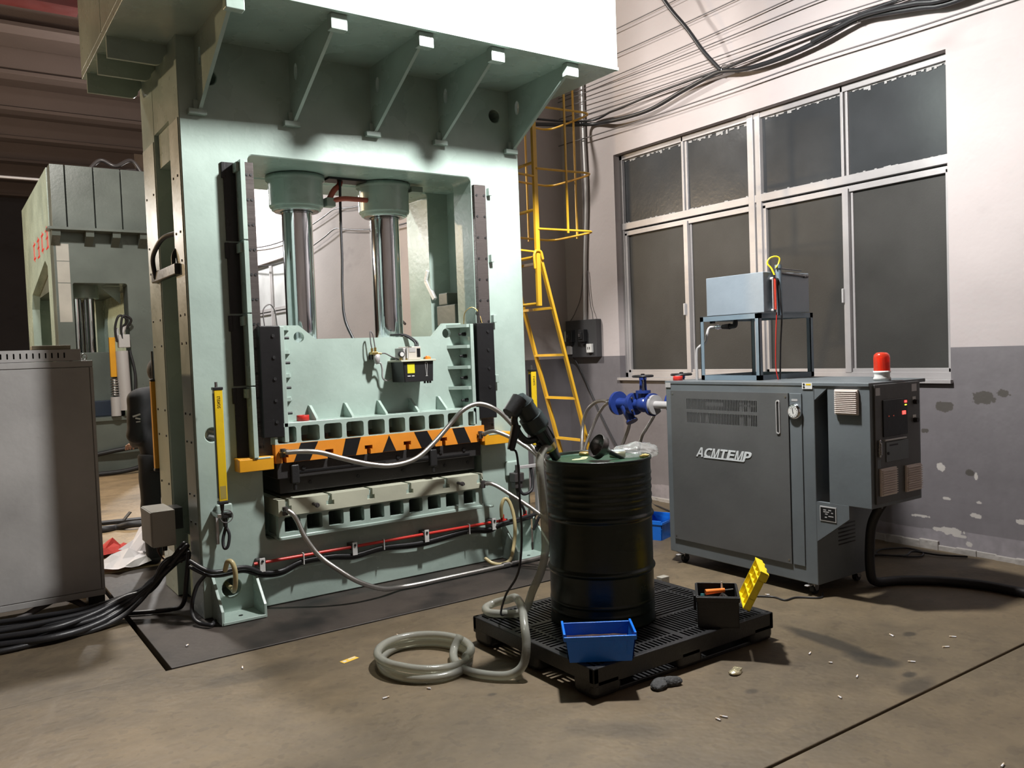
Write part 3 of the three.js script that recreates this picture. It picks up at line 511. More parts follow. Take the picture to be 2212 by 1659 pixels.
  part('led_display', box(4.838, 4.856, 1.206, 1.212, Z + 0.02, Z + 0.0225), yl, mt, { label: 'yellow glowing digits' });
  for (const [x, y] of [[4.665, 1.152], [4.715, 1.152]]) part('status_light', disc([x, y, Z + 0.021], [0, 0, 1], 0.004, 0.003, 8), std(C(0.4, 0.08, 0.06), 0.4, 0, { emissive: C(0.3, 0.05, 0.03), emissiveIntensity: 0.6 }), mt);
  for (const y of [1.22, 1.108]) { const b = part('push_button', cyl([4.957, y, Z + 0.01], [4.957, y, Z + 0.036], 0.016, 0.014, 14), M.blackPlastic, mt); part('button_plate', box(4.937, 4.972, y + 0.014, y + 0.032, Z + 0.012, Z + 0.014), M.white, b); }
  const hd = part('small_hatch', box(4.637, 4.875, 0.878, 0.998, Z + 0.012, Z + 0.018, 0.003), M.machine, mt); part('hatch_lock', disc([4.655, 0.93, Z + 0.02], [0, 0, 1], 0.009, 0.006, 10), M.blackPaint, hd); part('hatch_text', box(4.67, 4.76, 0.972, 0.982, Z + 0.0175, Z + 0.0186), M.blackPaint, hd);
  part('door_handle', [box(4.552, 4.57, 0.915, 1.02, Z + 0.012, Z + 0.03, 0.006), box(4.555, 4.567, 0.93, 1.0, Z + 0.03, Z + 0.036, 0.004)], M.steel, mt);
  part('door_sticker', box(4.545, 4.59, 1.28, 1.325, Z + 0.0115, Z + 0.0128), M.alu, mt); part('door_sticker', box(4.93, 4.985, 1.285, 1.33, Z + 0.0115, Z + 0.0128), M.alu, mt); part('door_sticker', box(4.55, 4.585, 0.85, 0.9, Z + 0.0115, Z + 0.0128), M.machine, mt);
  // casters
  for (const [x, z] of [[4.56, -4.4], [4.57, -3.29], [5.03, -4.4], [5.03, -3.29]]) {
    const c = part('caster', [box(x - 0.045, x + 0.045, 0.074, 0.082, z - 0.045, z + 0.045), plate([[x - 0.035, 0.075], [x + 0.03, 0.075], [x + 0.012, 0.025], [x - 0.012, 0.025]], 'xy', z - 0.022, z - 0.017), plate([[x - 0.035, 0.075], [x + 0.03, 0.075], [x + 0.012, 0.025], [x - 0.012, 0.025]], 'xy', z + 0.017, z + 0.022)], M.steel, mt);
    part('caster_wheel', cyl([x, 0.03, z - 0.015], [x, 0.03, z + 0.015], 0.03, 0.03, 20), M.rubber, c);
    part('brake_pedal', box(x - 0.085, x - 0.03, 0.06, 0.068, z - 0.014, z + 0.014, 0.003), M.alu, c);
  }
  part('side_louvre', [...Array(6)].map((_, i) => box(4.72, 4.9, 0.3 + i * 0.025, 0.308 + i * 0.025, -3.212, -3.207)), M.blackPaint, mt, { kind: 'stuff' });
  part('feed_cable', tube([[4.72, 0.62, -2.98], [4.78, 0.57, -2.96], [4.84, 0.57, -2.98], [4.86, 0.62, -3.02]], 0.009), M.cable, mt);
}
// expansion tank on its steel rack
{
  const t = thing('expansion_tank', 'blue-grey expansion tank on an angle-steel rack, on top of the machine', 'tank', [4.93, 1.358, -4.0]);
  part('tank_body', box(4.665, 5.165, 1.822, 2.098, -4.215, -3.705, 0.004), M.tank, t);
  const f = 0.032, leg = (x, z) => part('rack_leg', [box(x, x + f, 1.36, 1.82, z, z + 0.005), box(x, x + 0.005, 1.36, 1.82, z - (z > -4 ? f - 0.005 : 0), z + (z > -4 ? 0.005 : f))], M.rack, t);
  leg(4.648, -4.268); leg(5.215, -4.268); leg(4.648, -3.742); leg(5.215, -3.742);
  for (const y of [1.785, 1.36]) { part('rack_rail', box(4.648, 4.653, y, y + 0.034, -4.268, -3.737), M.rack, t); part('rack_rail', box(5.242, 5.247, y, y + 0.034, -4.268, -3.737), M.rack, t); part('rack_rail', box(4.648, 5.247, y, y + 0.034, -3.742, -3.737), M.rack, t); part('rack_rail', box(4.648, 5.247, y, y + 0.034, -4.268, -4.263), M.rack, t); }
  part('tank_foot', box(4.7, 4.73, 1.77, 1.822, -4.22, -4.195), M.blackPaint, t);
  part('drain_elbow', [tube([[4.8, 1.822, -4.07], [4.8, 1.755, -4.07], [4.8, 1.745, -4.09], [4.8, 1.744, -4.15]], 0.018), cyl([4.8, 1.744, -4.12], [4.8, 1.744, -4.19], 0.022, 0.016, 12)], M.blackSteel, t);
  part('drain_fitting', [cyl([4.8, 1.744, -4.19], [4.8, 1.744, -4.255], 0.014, 0.014, 12), cyl([4.8, 1.744, -4.23], [4.8, 1.744, -4.25], 0.019, 0.019, 6)], M.chrome, t);
  part('drain_pipe', tube([[4.8, 1.744, -4.25], [4.75, 1.74, -4.272], [4.73, 1.7, -4.275], [4.72, 1.635, -4.285], [4.69, 1.608, -4.31], [4.68, 1.56, -4.338], [4.68, 1.36, -4.342]], 0.011, { seg: 60 }), M.alu, t);
  // level gauge on the right-hand side face
  const lg = part('level_gauge', [disc([4.745, 2.05, -3.694], [0, 0, 1], 0.012, 0.024, 12), disc([4.75, 1.835, -3.694], [0, 0, 1], 0.012, 0.024, 12), box(4.728, 4.768, 1.84, 2.05, -3.682, -3.676)], M.alu, t, { label: 'level gauge with red tube' });
  part('red_tube', cyl([4.75, 1.82, -3.672], [4.748, 2.07, -3.672], 0.008, 0.008, 10), new THREE.MeshPhysicalMaterial({ color: C(0.5, 0.05, 0.03), roughness: 0.15, clearcoat: 0.6 }), lg);
  part('tube_nut', [disc([4.75, 1.83, -3.672], [0, 1, 0], 0.013, 0.02, 6), disc([4.748, 2.065, -3.672], [0, 1, 0], 0.013, 0.02, 6)], M.chrome, lg, { kind: 'stuff' });
  part('float_column', [cyl([4.8, 1.8, -3.675], [4.79, 2.13, -3.675], 0.02, 0.02, 16), cyl([4.79, 2.12, -3.675], [4.789, 2.145, -3.675], 0.024, 0.024, 16)], M.rack, t);
  part('float_cable', tube([[4.78, 2.04, -3.668], [4.775, 1.9, -3.655], [4.795, 1.79, -3.66], [4.80, 1.6, -3.68], [4.8, 1.365, -3.69]], 0.006), M.cable, t);
  part('red_wire', tube([[4.752, 1.82, -3.668], [4.752, 1.65, -3.68], [4.757, 1.45, -3.69], [4.765, 1.362, -3.68]], 0.004), M.red, t);
  part('overflow_pipe', [cyl([4.8, 2.09, -3.675], [5.12, 2.075, -3.7], 0.008, 0.008, 8), cyl([5.1, 2.076, -3.698], [5.14, 2.074, -3.7], 0.013, 0.013, 8), cyl([4.8, 2.12, -3.675], [5.1, 2.115, -3.72], 0.005, 0.005, 6)], M.darkSteel, t);
  solo('looped_wire', [tube([[4.745, 2.07, -3.672], [4.735, 2.12, -3.69], [4.72, 2.155, -3.71], [4.735, 2.19, -3.7], [4.765, 2.2, -3.675], [4.785, 2.185, -3.66], [4.78, 2.15, -3.665], [4.76, 2.125, -3.67]], 0.006)], M.yellowPlastic, 'looped yellow wire tied with blue tape above the tank gauge', 'wire', { at: [4.745, 2.07, -3.672] });
}
// red beacon
{
  const b = thing('warning_beacon', 'red warning beacon on a white base on the control box', 'warning light', [4.74, 1.358, -2.9]);
  part('beacon_base', lathe([[0, 1.358], [0.05, 1.358], [0.05, 1.378], [0.045, 1.382], [0.045, 1.405], [0.05, 1.41], [0.05, 1.42], [0, 1.42]], [4.74, 0, -2.9], [0, 1, 0], 28), M.white, b);
  const rib = []; for (let i = 0; i <= 40; i++) rib.push(0);
  const dome = lathe([[0.046, 1.42], [0.047, 1.5], [0.043, 1.518], [0.03, 1.53], [0.0, 1.533]], [4.74, 0, -2.9], [0, 1, 0], 40);
  { const p = dome.attributes.position; for (let i = 0; i < p.count; i++) { const dx = p.getX(i) - 4.74, dz = p.getZ(i) + 2.9, a = Math.atan2(dz, dx), k = 1 + 0.018 * Math.cos(a * 20); p.setX(i, 4.74 + dx * k); p.setZ(i, -2.9 + dz * k); } dome.computeVertexNormals(); }
  const dm = part('beacon_dome', dome, new THREE.MeshPhysicalMaterial({ color: C(0.92, 0.08, 0.035), roughness: 0.18, transmission: 0.6, thickness: 0, side: THREE.DoubleSide }), b);
  part('reflector', lathe([[0.0, 1.42], [0.02, 1.42], [0.03, 1.5], [0, 1.505]], [4.74, 0, -2.9], [0, 1, 0], 16), std(C(0.9, 0.25, 0.12), 0.3, 0.2), dm);
}
// blue valves with black handwheels at the left of the machine
function valve(label, [x, y, z], wheelY, extra) {
  const t = thing('globe_valve', label, 'valve', [x, y, z]);
  const fl = (zz, r) => disc([x, y, zz], [0, 0, 1], r, 0.024, 24);
  part('valve_body', [fl(z - 0.1, 0.09), fl(z + 0.1, 0.09), cyl([x, y, z - 0.1], [x, y, z + 0.1], 0.042, 0.042, 18), ball([x, y, z], 0.066), cyl([x, y, z], [x, y + 0.1, z], 0.042, 0.042, 16), disc([x, y + 0.1, z], [0, 1, 0], 0.06, 0.022, 20)], M.blueCast, t);
  const bo = []; for (const zz of [z - 0.1, z + 0.1]) for (let i = 0; i < 4; i++) { const a = Math.PI / 4 + i * Math.PI / 2; bo.push(disc([x + 0.07 * Math.cos(a), y + 0.07 * Math.sin(a), zz], [0, 0, 1], 0.01, 0.05, 6)); }
  part('flange_bolt', bo, M.darkSteel, t, { kind: 'stuff' });
  part('yoke', [bar([x - 0.028, y + 0.1, z], [x - 0.022, wheelY - 0.02, z], 0.016, 0.012), bar([x + 0.028, y + 0.1, z], [x + 0.022, wheelY - 0.02, z], 0.016, 0.012), disc([x, wheelY - 0.02, z], [0, 1, 0], 0.03, 0.018, 16)], M.blueCast, t);
  part('stem', cyl([x, y + 0.08, z], [x, wheelY + 0.02, z], 0.009, 0.009, 10), M.steel, t);
  const w = new THREE.TorusGeometry(0.078, 0.009, 8, 36); w.rotateX(Math.PI / 2); w.translate(x, wheelY, z);
  part('handwheel', [w, cyl([x, wheelY - 0.012, z], [x, wheelY + 0.018, z], 0.016, 0.016, 12), ...[0, 1, 2].map(i => { const a = i * 2.094; return bar([x, wheelY, z], [x + 0.075 * Math.cos(a), wheelY, z + 0.075 * Math.sin(a)], 0.014, 0.008); })], M.blackPlastic, t);
  return t;
}
{
  const a = valve('blue globe valve with black handwheel nearer the camera, beside the machine', [4.66, 1.16, -4.9], 1.385);
  part('strainer_body', [disc([4.66, 1.16, -5.02], [0, 0, 1], 0.09, 0.022, 24), disc([4.66, 1.16, -5.2], [0, 0, 1], 0.098, 0.026, 24), cyl([4.66, 1.16, -5.03], [4.66, 1.16, -5.19], 0.04, 0.045, 16), cyl([4.66, 1.14, -5.12], [4.66, 1.03, -5.05], 0.045, 0.038, 16), disc([4.66, 1.02, -5.043], [0, 0.84, -0.54], 0.05, 0.016, 16)], M.blueCast, a, { label: 'blue y-strainer body' });
  part('hose_fitting', [cyl([4.66, 1.16, -5.21], [4.66, 1.16, -5.26], 0.026, 0.026, 6), cyl([4.66, 1.16, -5.25], [4.66, 1.165, -5.33], 0.018, 0.018, 12), cyl([4.66, 1.165, -5.31], [4.66, 1.165, -5.335], 0.024, 0.024, 6)], M.steel, a);
  part('pipe_flange', [disc([4.66, 1.16, -4.775], [0, 0, 1], 0.078, 0.024, 24), cyl([4.66, 1.16, -4.78], [4.66, 1.16, -4.498], 0.03, 0.03, 14)], M.alu, a);
  const b = valve('blue globe valve half hidden behind the machine corner', [4.95, 1.16, -4.76], 1.385);
  part('pipe_flange', [disc([4.95, 1.16, -4.64], [0, 0, 1], 0.078, 0.024, 24), cyl([4.95, 1.16, -4.65], [4.95, 1.16, -4.498], 0.03, 0.03, 14)], M.alu, b);
  const t = thing('tape_roll', 'roll of red tape on the machine top corner', 'tape', [4.58, 1.358, -4.44]);
  part('tape_ring', lathe([[0.022, 1.358], [0.036, 1.358], [0.036, 1.392], [0.022, 1.392], [0.022, 1.358]], [4.58, 0, -4.44], [0, 1, 0], 28), M.red, t);
  part('tape_core', lathe([[0.019, 1.359], [0.022, 1.359], [0.022, 1.394], [0.019, 1.394], [0.019, 1.359]], [4.58, 0, -4.44], [0, 1, 0], 24), M.white, t);
}
// braided hoses at the valves
const hose = (label, pts, r = 0.0135, opt = {}) => solo('braided_hose', [tube(pts, r, { seg: pts.length * 14, rad: 10 })], M.hoseSteel, label, 'hose', { at: pts[0], ...opt });
hose('braided steel hose arching left from the blue strainer, upper one', [[4.66, 1.168, -5.33], [4.66, 1.175, -5.4], [4.66, 1.155, -5.5], [4.65, 1.08, -5.6], [4.64, 0.96, -5.645], [4.6, 0.8, -5.62], [4.55, 0.55, -5.58], [4.5, 0.2, -5.5], [4.4, 0.02, -5.35]], 0.015);
hose('braided steel hose arching left from the blue strainer, lower one with a dark patch', [[4.68, 1.155, -5.33], [4.7, 1.132, -5.42], [4.7, 1.03, -5.52], [4.66, 0.89, -5.57], [4.6, 0.74, -5.59], [4.56, 0.5, -5.56], [4.55, 0.2, -5.5], [4.5, 0.02, -5.3]], 0.013);
hose('braided steel hose hanging from the blue strainer drain', [[4.7, 1.05, -5.1], [4.71, 0.95, -5.14], [4.7, 0.85, -5.185], [4.66, 0.72, -5.22], [4.6, 0.4, -5.25], [4.5, 0.02, -5.2]], 0.014);
hose('braided steel hose hanging beside the machine corner', [[4.93, 1.08, -5.04], [4.93, 1.02, -5.08], [4.9, 0.93, -5.13], [4.88, 0.83, -5.18], [4.8, 0.5, -5.2], [4.7, 0.02, -5.1]], 0.014);
part('hose_fitting', [cyl([4.93, 1.15, -4.95], [4.93, 1.07, -5.05], 0.02, 0.016, 10)], M.steel, scene.getObjectByName('globe_valve_001'));
// ================= black plastic pallet =================
{
  const t = thing('plastic_pallet', 'black plastic pallet with slatted deck carrying the green drum', 'pallet', [3.055, 0, -3.445]);
  const x0 = 2.415, x1 = 3.695, z0 = -3.965, z1 = -2.925, y = 0.15;
  part('pallet_frame', [box(x0, x1, 0.06, y, z1 - 0.035, z1, 0.006), box(x0, x1, 0.06, y, z0, z0 + 0.035, 0.006), box(x0, x0 + 0.035, 0.075, y, z0, z1, 0.006), box(x1 - 0.035, x1, 0.06, y, z0, z1, 0.006)], M.pallet, t);
  for (const x of [x0 + 0.0, (x0 + x1) / 2 - 0.09, x1 - 0.18]) for (const z of [z0, (z0 + z1) / 2 - 0.08, z1 - 0.16]) part('pallet_foot', box(x, x + 0.18, 0.0, 0.112, z, z + 0.16, x < x0 + 0.01 || z > z1 - 0.2 ? 0.03 : 0.015), M.pallet, t);
  for (const z of [z0 + 0.02, z1 - 0.12]) part('pallet_skid', box(x0 + 0.02, x1 - 0.02, 0, 0.022, z, z + 0.1, 0.006), M.pallet, t);
  // deck: three fields of bars, the outer ones running across
  const barGeo = []; const nx = 44;
  for (let i = 0; i < nx; i++) { const x = x0 + 0.05 + (x1 - x0 - 0.1) * i / (nx - 1); barGeo.push([x]); }
  const mid0 = z0 + 0.34, mid1 = z1 - 0.34;
  for (let i = 0; i < 12; i++) { const z = mid0 + 0.015 + i * (mid1 - mid0 - 0.03) / 11; part('deck_bar', box(x0 + 0.03, x1 - 0.03, y - 0.018, y - 0.001, z - 0.0075, z + 0.0075), M.pallet, t); }
  for (const [a, b] of [[z0 + 0.03, mid0], [mid1, z1 - 0.03]]) for (const [x] of barGeo) part('deck_bar', box(x - 0.0065, x + 0.0065, y - 0.018, y - 0.001, a, b), M.pallet, t);
  for (const z of [z0 + 0.11, mid0, mid1, z1 - 0.11]) part('deck_rib', box(x0 + 0.02, x1 - 0.02, y - 0.04, y - 0.0005, z - 0.007, z + 0.007), M.pallet, t);
  for (const x of [x0 + 0.13, (x0 + x1) / 2, x1 - 0.13]) part('deck_rib', box(x - 0.007, x + 0.007, y - 0.04, y - 0.0008, z0 + 0.02, z1 - 0.02), M.pallet, t);
}
// ================= green oil drum =================
const DX = 2.965, DZ = -3.49;
{
  const t = thing('oil_drum', 'dark green ribbed steel oil drum standing on the black pallet', 'drum', [DX, 0.15, DZ]);
  const R = 0.283, B = 0.15, pr = [[0, B + 0.012], [R - 0.01, B + 0.012], [R + 0.004, B], [R + 0.006, B + 0.012], [R, B + 0.02]];
  const bump = (y, h, w) => { for (let k = -4; k <= 4; k++) pr.push([R + h * Math.cos(k / 4 * Math.PI / 2) ** 2, y + k / 4 * w]); };
  bump(B + 0.07, 0.003, 0.015); bump(B + 0.12, 0.003, 0.015); bump(B + 0.29, 0.011, 0.022);
  bump(B + 0.575, 0.011, 0.022);
  for (let i = 0; i < 5; i++) bump(B + 0.635 + i * 0.04, 0.0035, 0.016);
  pr.push([R, B + 0.862], [R + 0.006, B + 0.868], [R + 0.006, B + 0.88], [R + 0.002, B + 0.884], [R - 0.006, B + 0.88], [R - 0.008, B + 0.866]);
  const cv = document.createElement('canvas'); cv.width = 2048; cv.height = 1024; const c = cv.getContext('2d');
  c.fillStyle = '#1d2b23'; c.fillRect(0, 0, 2048, 1024);
  for (let i = 0; i < 900; i++) { c.fillStyle = `rgba(${rnd() < 0.5 ? '10,16,12' : '60,74,62'},${0.03 + rnd() * 0.08})`; c.fillRect(rnd() * 2048, rnd() * 1024, 4 + rnd() * 60, 1 + rnd() * 4); }
  c.font = '62px sans-serif'; c.fillStyle = 'rgba(120,126,110,0.55)';
  const side = prep(lathe(pr, [DX, 0, DZ], [0, 1, 0], 72));
  { const p = side.attributes.position, uv = side.attributes.uv; for (let i = 0; i < p.count; i += 3) { const us = []; for (let k = 0; k < 3; k++) { let a = Math.atan2(p.getX(i + k) - DX, p.getZ(i + k) - DZ) / (2 * Math.PI); if (a < 0) a += 1; us.push(a); } const mx = Math.max(...us); for (let k = 0; k < 3; k++) uv.setXY(i + k, us[k] < mx - 0.5 ? us[k] + 1 : us[k], (p.getY(i + k) - B) / 0.884); } }
  // u = 0 faces +z; the camera-right side of the drum is near u = 0.02
  c.fillText('0519', 2048 * 0.0 + 20, 1024 * (1 - 0.2)); c.fillStyle = 'rgba(110,115,60,0.35)'; c.fillRect(150, 1024 * 0.57, 40, 110);
  const map = new THREE.CanvasTexture(cv); map.colorSpace = THREE.SRGBColorSpace; map.wrapS = THREE.RepeatWrapping;
  part('drum_body', side, std(C(0.55, 0.55, 0.55), 0.38, 0.1, { map, roughnessMap: T.rough, bumpMap: T.peel, bumpScale: 0.0008 }), t, { keepUV: true });
  part('drum_lid', lathe([[0, B + 0.864], [R - 0.03, B + 0.864], [R - 0.024, B + 0.86], [R - 0.012, B + 0.86], [R - 0.006, B + 0.87]], [DX, 0, DZ], [0, 1, 0], 64), M.drumLid, t, { label: 'green recessed lid' });
  part('bung_flange', lathe([[0, B + 0.864], [0.035, B + 0.864], [0.035, B + 0.876], [0.03, B + 0.882], [0, B + 0.882]], [3.04, 0, -3.69], [0, 1, 0], 20), M.brass, t);
  part('lid_smear', [[2.9, -3.57, 0.05, 0.025], [2.96, -3.6, 0.04, 0.02]].map(([x, z, a, b], i) => { const g = new THREE.CylinderGeometry(1, 1, 0.001, 20); g.scale(a, 1, b); g.rotateY(i * 0.7); g.translate(x, B + 0.8648, z); return g; }), std(C(0.5, 0.5, 0.3), 0.4), t, { kind: 'stuff' });
}
const LY = 1.014;   // lid surface
// electric drum pump in the bung
{
  const t = thing('drum_pump', 'black electric drum pump leaning in the drum bung, cord hanging down', 'pump', [2.8, LY, -3.64]);
  const A = V(2.79, LY + 0.015, -3.635), Bv = V(2.585, 1.335, -3.64), d = Bv.clone().sub(A).normalize(), P = s => A.clone().addScaledVector(d, s).toArray();
  part('pump_tube', [cyl(P(-0.005), P(0.05), 0.026, 0.026, 18), cyl(P(0.05), P(0.1), 0.034, 0.034, 18)], M.blackPlastic, t);
  part('lock_ring', cyl(P(0.062), P(0.105), 0.0385, 0.0385, 20), M.brass, t, { label: 'brass coloured lock ring' });
  part('outlet_spout', [cyl(P(0.105), V(...P(0.105)).add(V(-0.07, -0.03, 0.0)).toArray(), 0.02, 0.018, 14), disc(V(...P(0.105)).add(V(-0.045, -0.02, 0)).toArray(), [-0.9, -0.4, 0], 0.026, 0.02, 12)], M.blackPlastic, t);
  part('pump_neck', [cyl(P(0.1), P(0.22), 0.042, 0.05, 20), ...[...Array(6)].map((_, i) => { const a = i * Math.PI / 3, u = V(0, 0, 1), w = d.clone().cross(u).normalize(), o = u.clone().multiplyScalar(Math.cos(a) * 0.046).addScaledVector(w, Math.sin(a) * 0.046); return bar(V(...P(0.11)).add(o).toArray(), V(...P(0.21)).add(o).toArray(), 0.008, 0.012); })], M.blackPlastic, t);
  part('motor_housing', [cyl(P(0.2), P(0.22), 0.062, 0.072, 8), cyl(P(0.22), P(0.29), 0.072, 0.07, 8), cyl(P(0.29), P(0.36), 0.056, 0.054, 16), cyl(P(0.36), P(0.375), 0.06, 0.06, 8), cyl(P(0.375), P(0.42), 0.054, 0.035, 12)], M.motor, t, { label: 'dark green-black motor housing' });
  const side = V(0.0, 0, 0).crossVectors(d, V(0, 0, 1)).normalize(); if (side.x > 0) side.negate();
  const S = (s, o) => V(...P(s)).addScaledVector(side, o).toArray();
  part('end_cap', cyl(S(0.4, 0.0), S(0.38, 0.1), 0.05, 0.045, 10), M.blackPlastic, t);
  part('pump_handle', tube([S(0.37, 0.06), S(0.33, 0.1), S(0.26, 0.115), S(0.2, 0.1), S(0.17, 0.05)], 0.019, { rad: 10 }), M.blackPlastic, t);
  part('handle_grip', cyl(S(0.31, 0.1), V(...S(0.3, 0.12)).add(V(-0.03, -0.11, 0)).toArray(), 0.026, 0.02, 12), M.blackPlastic, t);
  const g0 = V(...S(0.3, 0.12)).add(V(-0.03, -0.11, 0)).toArray();
  part('power_cord', tube([g0, [2.5, 1.09, -3.6], [2.49, 0.99, -3.57], [2.47, 0.855, -3.54], [2.467, 0.686, -3.53], [2.466, 0.529, -3.55], [2.455, 0.435, -3.58], [2.44, 0.33, -3.66], [2.47, 0.2, -3.76], [2.56, 0.162, -3.83], [2.68, 0.16, -3.81], [2.72, 0.16, -3.86]], 0.006, { seg: 120 }), M.cable, t);
}
// clear spiral hose: pump -> pallet loop -> floor
{
  const pts = [[2.735, 1.095, -3.62], [2.68, 1.085, -3.6], [2.632, 1.05, -3.57], [2.607, 0.98, -3.54], [2.6, 0.88, -3.52], [2.6, 0.77, -3.51], [2.603, 0.65, -3.51], [2.605, 0.55, -3.52], [2.6, 0.44, -3.56], [2.585, 0.33, -3.62], [2.6, 0.22, -3.7], [2.585, 0.178, -3.76], [2.53, 0.172, -3.82], [2.48, 0.172, -3.89], [2.5, 0.178, -3.96], [2.57, 0.19, -3.97], [2.6, 0.22, -3.89], [2.545, 0.28, -3.72], [2.45, 0.29, -3.53], [2.372, 0.245, -3.4], [2.345, 0.17, -3.35], [2.315, 0.08, -3.34], [2.26, 0.034, -3.37], [2.19, 0.026, -3.44], [2.13, 0.028, -3.56], [2.14, 0.03, -3.7], [2.2, 0.045, -3.82], [2.255, 0.105, -3.84]];
  const c = new THREE.CatmullRomCurve3(pts.map(p => V(...p)), false, 'catmullrom', 0.5), N = 700, R0 = 0.0215;
  const g = new THREE.TubeGeometry(c, N, R0, 12, false);
  { const p = g.attributes.position, n = g.attributes.normal; for (let i = 0; i <= N; i++) { const k = (i % 2 ? 0.0009 : 0); for (let j = 0; j <= 12; j++) { const q = i * 13 + j; p.setXYZ(q, p.getX(q) + n.getX(q) * k, p.getY(q) + n.getY(q) * k, p.getZ(q) + n.getZ(q) * k); } } }
  solo('suction_hose', [g], M.clear, 'clear spiral hose from the drum pump looping over the pallet edge', 'hose', { at: [2.6, 0.15, -3.7] });
  const coil = [];
  for (let i = 0; i <= 44; i++) { const a = -0.6 + i / 44 * Math.PI * 4.15, k = 1 + 0.05 * Math.sin(a * 1.7) - i * 0.0012; coil.push([2.045 + 0.235 * k * Math.cos(a + 1.2), 0.024 + (i > 20 ? Math.min(0.048, (i - 20) * 0.006) : 0), -3.86 + 0.27 * k * Math.sin(a + 1.2)]); }
  const c2 = new THREE.CatmullRomCurve3(coil.map(p => V(...p))), g2 = new THREE.TubeGeometry(c2, 600, R0, 12, false);
  { const p = g2.attributes.position, n = g2.attributes.normal; for (let i = 0; i <= 600; i++) if (i % 2) for (let j = 0; j <= 12; j++) { const q = i * 13 + j; p.setXYZ(q, p.getX(q) + n.getX(q) * 0.0009, p.getY(q) + n.getY(q) * 0.0009, p.getZ(q) + n.getZ(q) * 0.0009); } }
  solo('coiled_hose', [g2], M.clear, 'coil of clear spiral hose lying on the floor left of the pallet', 'hose', { at: [2.045, 0, -3.86] });
}
// things on the drum lid
{
  const f = thing('funnel', 'dark metal funnel lying on its side on the drum lid', 'funnel', [2.9, LY, -3.4]);
  const a = V(2.945, LY + 0.066, -3.425), dir = V(0.82, -0.42, 0.12).normalize();
  part('funnel_cone', lathe([[0.064, -0.045], [0.067, -0.045], [0.067, -0.01], [0.05, 0.0], [0.015, 0.045], [0.012, 0.045], [0.046, -0.003], [0.064, -0.012], [0.064, -0.045]], a.toArray(), dir.toArray(), 32), std(C(0.13, 0.12, 0.115), 0.3, 0.7, { bumpMap: T.fine, bumpScale: 0.0004 }), f);
  const s0 = a.clone().addScaledVector(dir, 0.04), s1 = a.clone().addScaledVector(dir, 0.15);
  part('funnel_spout', cyl(s0.toArray(), s1.toArray(), 0.014, 0.008, 14), M.blackPlastic, f);
  const t = thing('round_tin', 'small olive round tin with a pale top on the drum lid', 'tin', [3.1, LY, -3.48]);
  part('tin_body', lathe([[0, LY], [0.044, LY], [0.045, LY + 0.034], [0, LY + 0.034]], [3.1, 0, -3.48], [0, 1, 0], 28), std(C(0.32, 0.31, 0.2), 0.4, 0.3, { bumpMap: T.fine, bumpScale: 0.0003 }), t);
  part('tin_top', lathe([[0, LY + 0.034], [0.043, LY + 0.034], [0.041, LY + 0.038], [0, LY + 0.038]], [3.1, 0, -3.48], [0, 1, 0], 28), std(C(0.5, 0.56, 0.58), 0.3, 0.1, { bumpMap: T.fine, bumpScale: 0.0003 }), t);
  // crumpled plastic bag
  const g = new THREE.SphereGeometry(1, 26, 16), p = g.attributes.position;
  for (let i = 0; i < p.count; i++) { const x = p.getX(i), y = p.getY(i), z = p.getZ(i), n = 0.75 + 0.55 * vnoise(x * 2.6 + 9, z * 2.6 + y * 2 + 9, 64, 5) + 0.2 * vnoise(x * 7 + 30, z * 7 + y * 5 + 30, 64, 6); p.setXYZ(i, x * n * 0.115, Math.max(-0.032, y * n * 0.038), z * n * 0.075); }
  g.computeVertexNormals(); g.rotateY(-0.6); g.translate(3.165, LY + 0.034, -3.4);
  solo('plastic_bag', [g], M.film, 'crumpled clear plastic bag on the far side of the drum lid', 'bag', { at: [3.165, LY, -3.4] });
  [[3.15, -3.325, 0.4, 'shiny brass fitting left of the other on the drum lid'], [3.185, -3.345, 1.1, 'shiny brass fitting next to the plastic bag edge on the drum lid']].forEach(([x, z, a, lab]) => {
    const c = Math.cos(a) * 0.022, s = Math.sin(a) * 0.022;
    solo('brass_fitting', [cyl([x - c, LY + 0.011, z - s], [x + c, LY + 0.011, z + s], 0.008, 0.008, 12), disc([x, LY + 0.011, z], [Math.cos(a), 0, Math.sin(a)], 0.011, 0.012, 6)], M.brass, lab, 'fitting', { at: [x, LY, z] });
  });
}
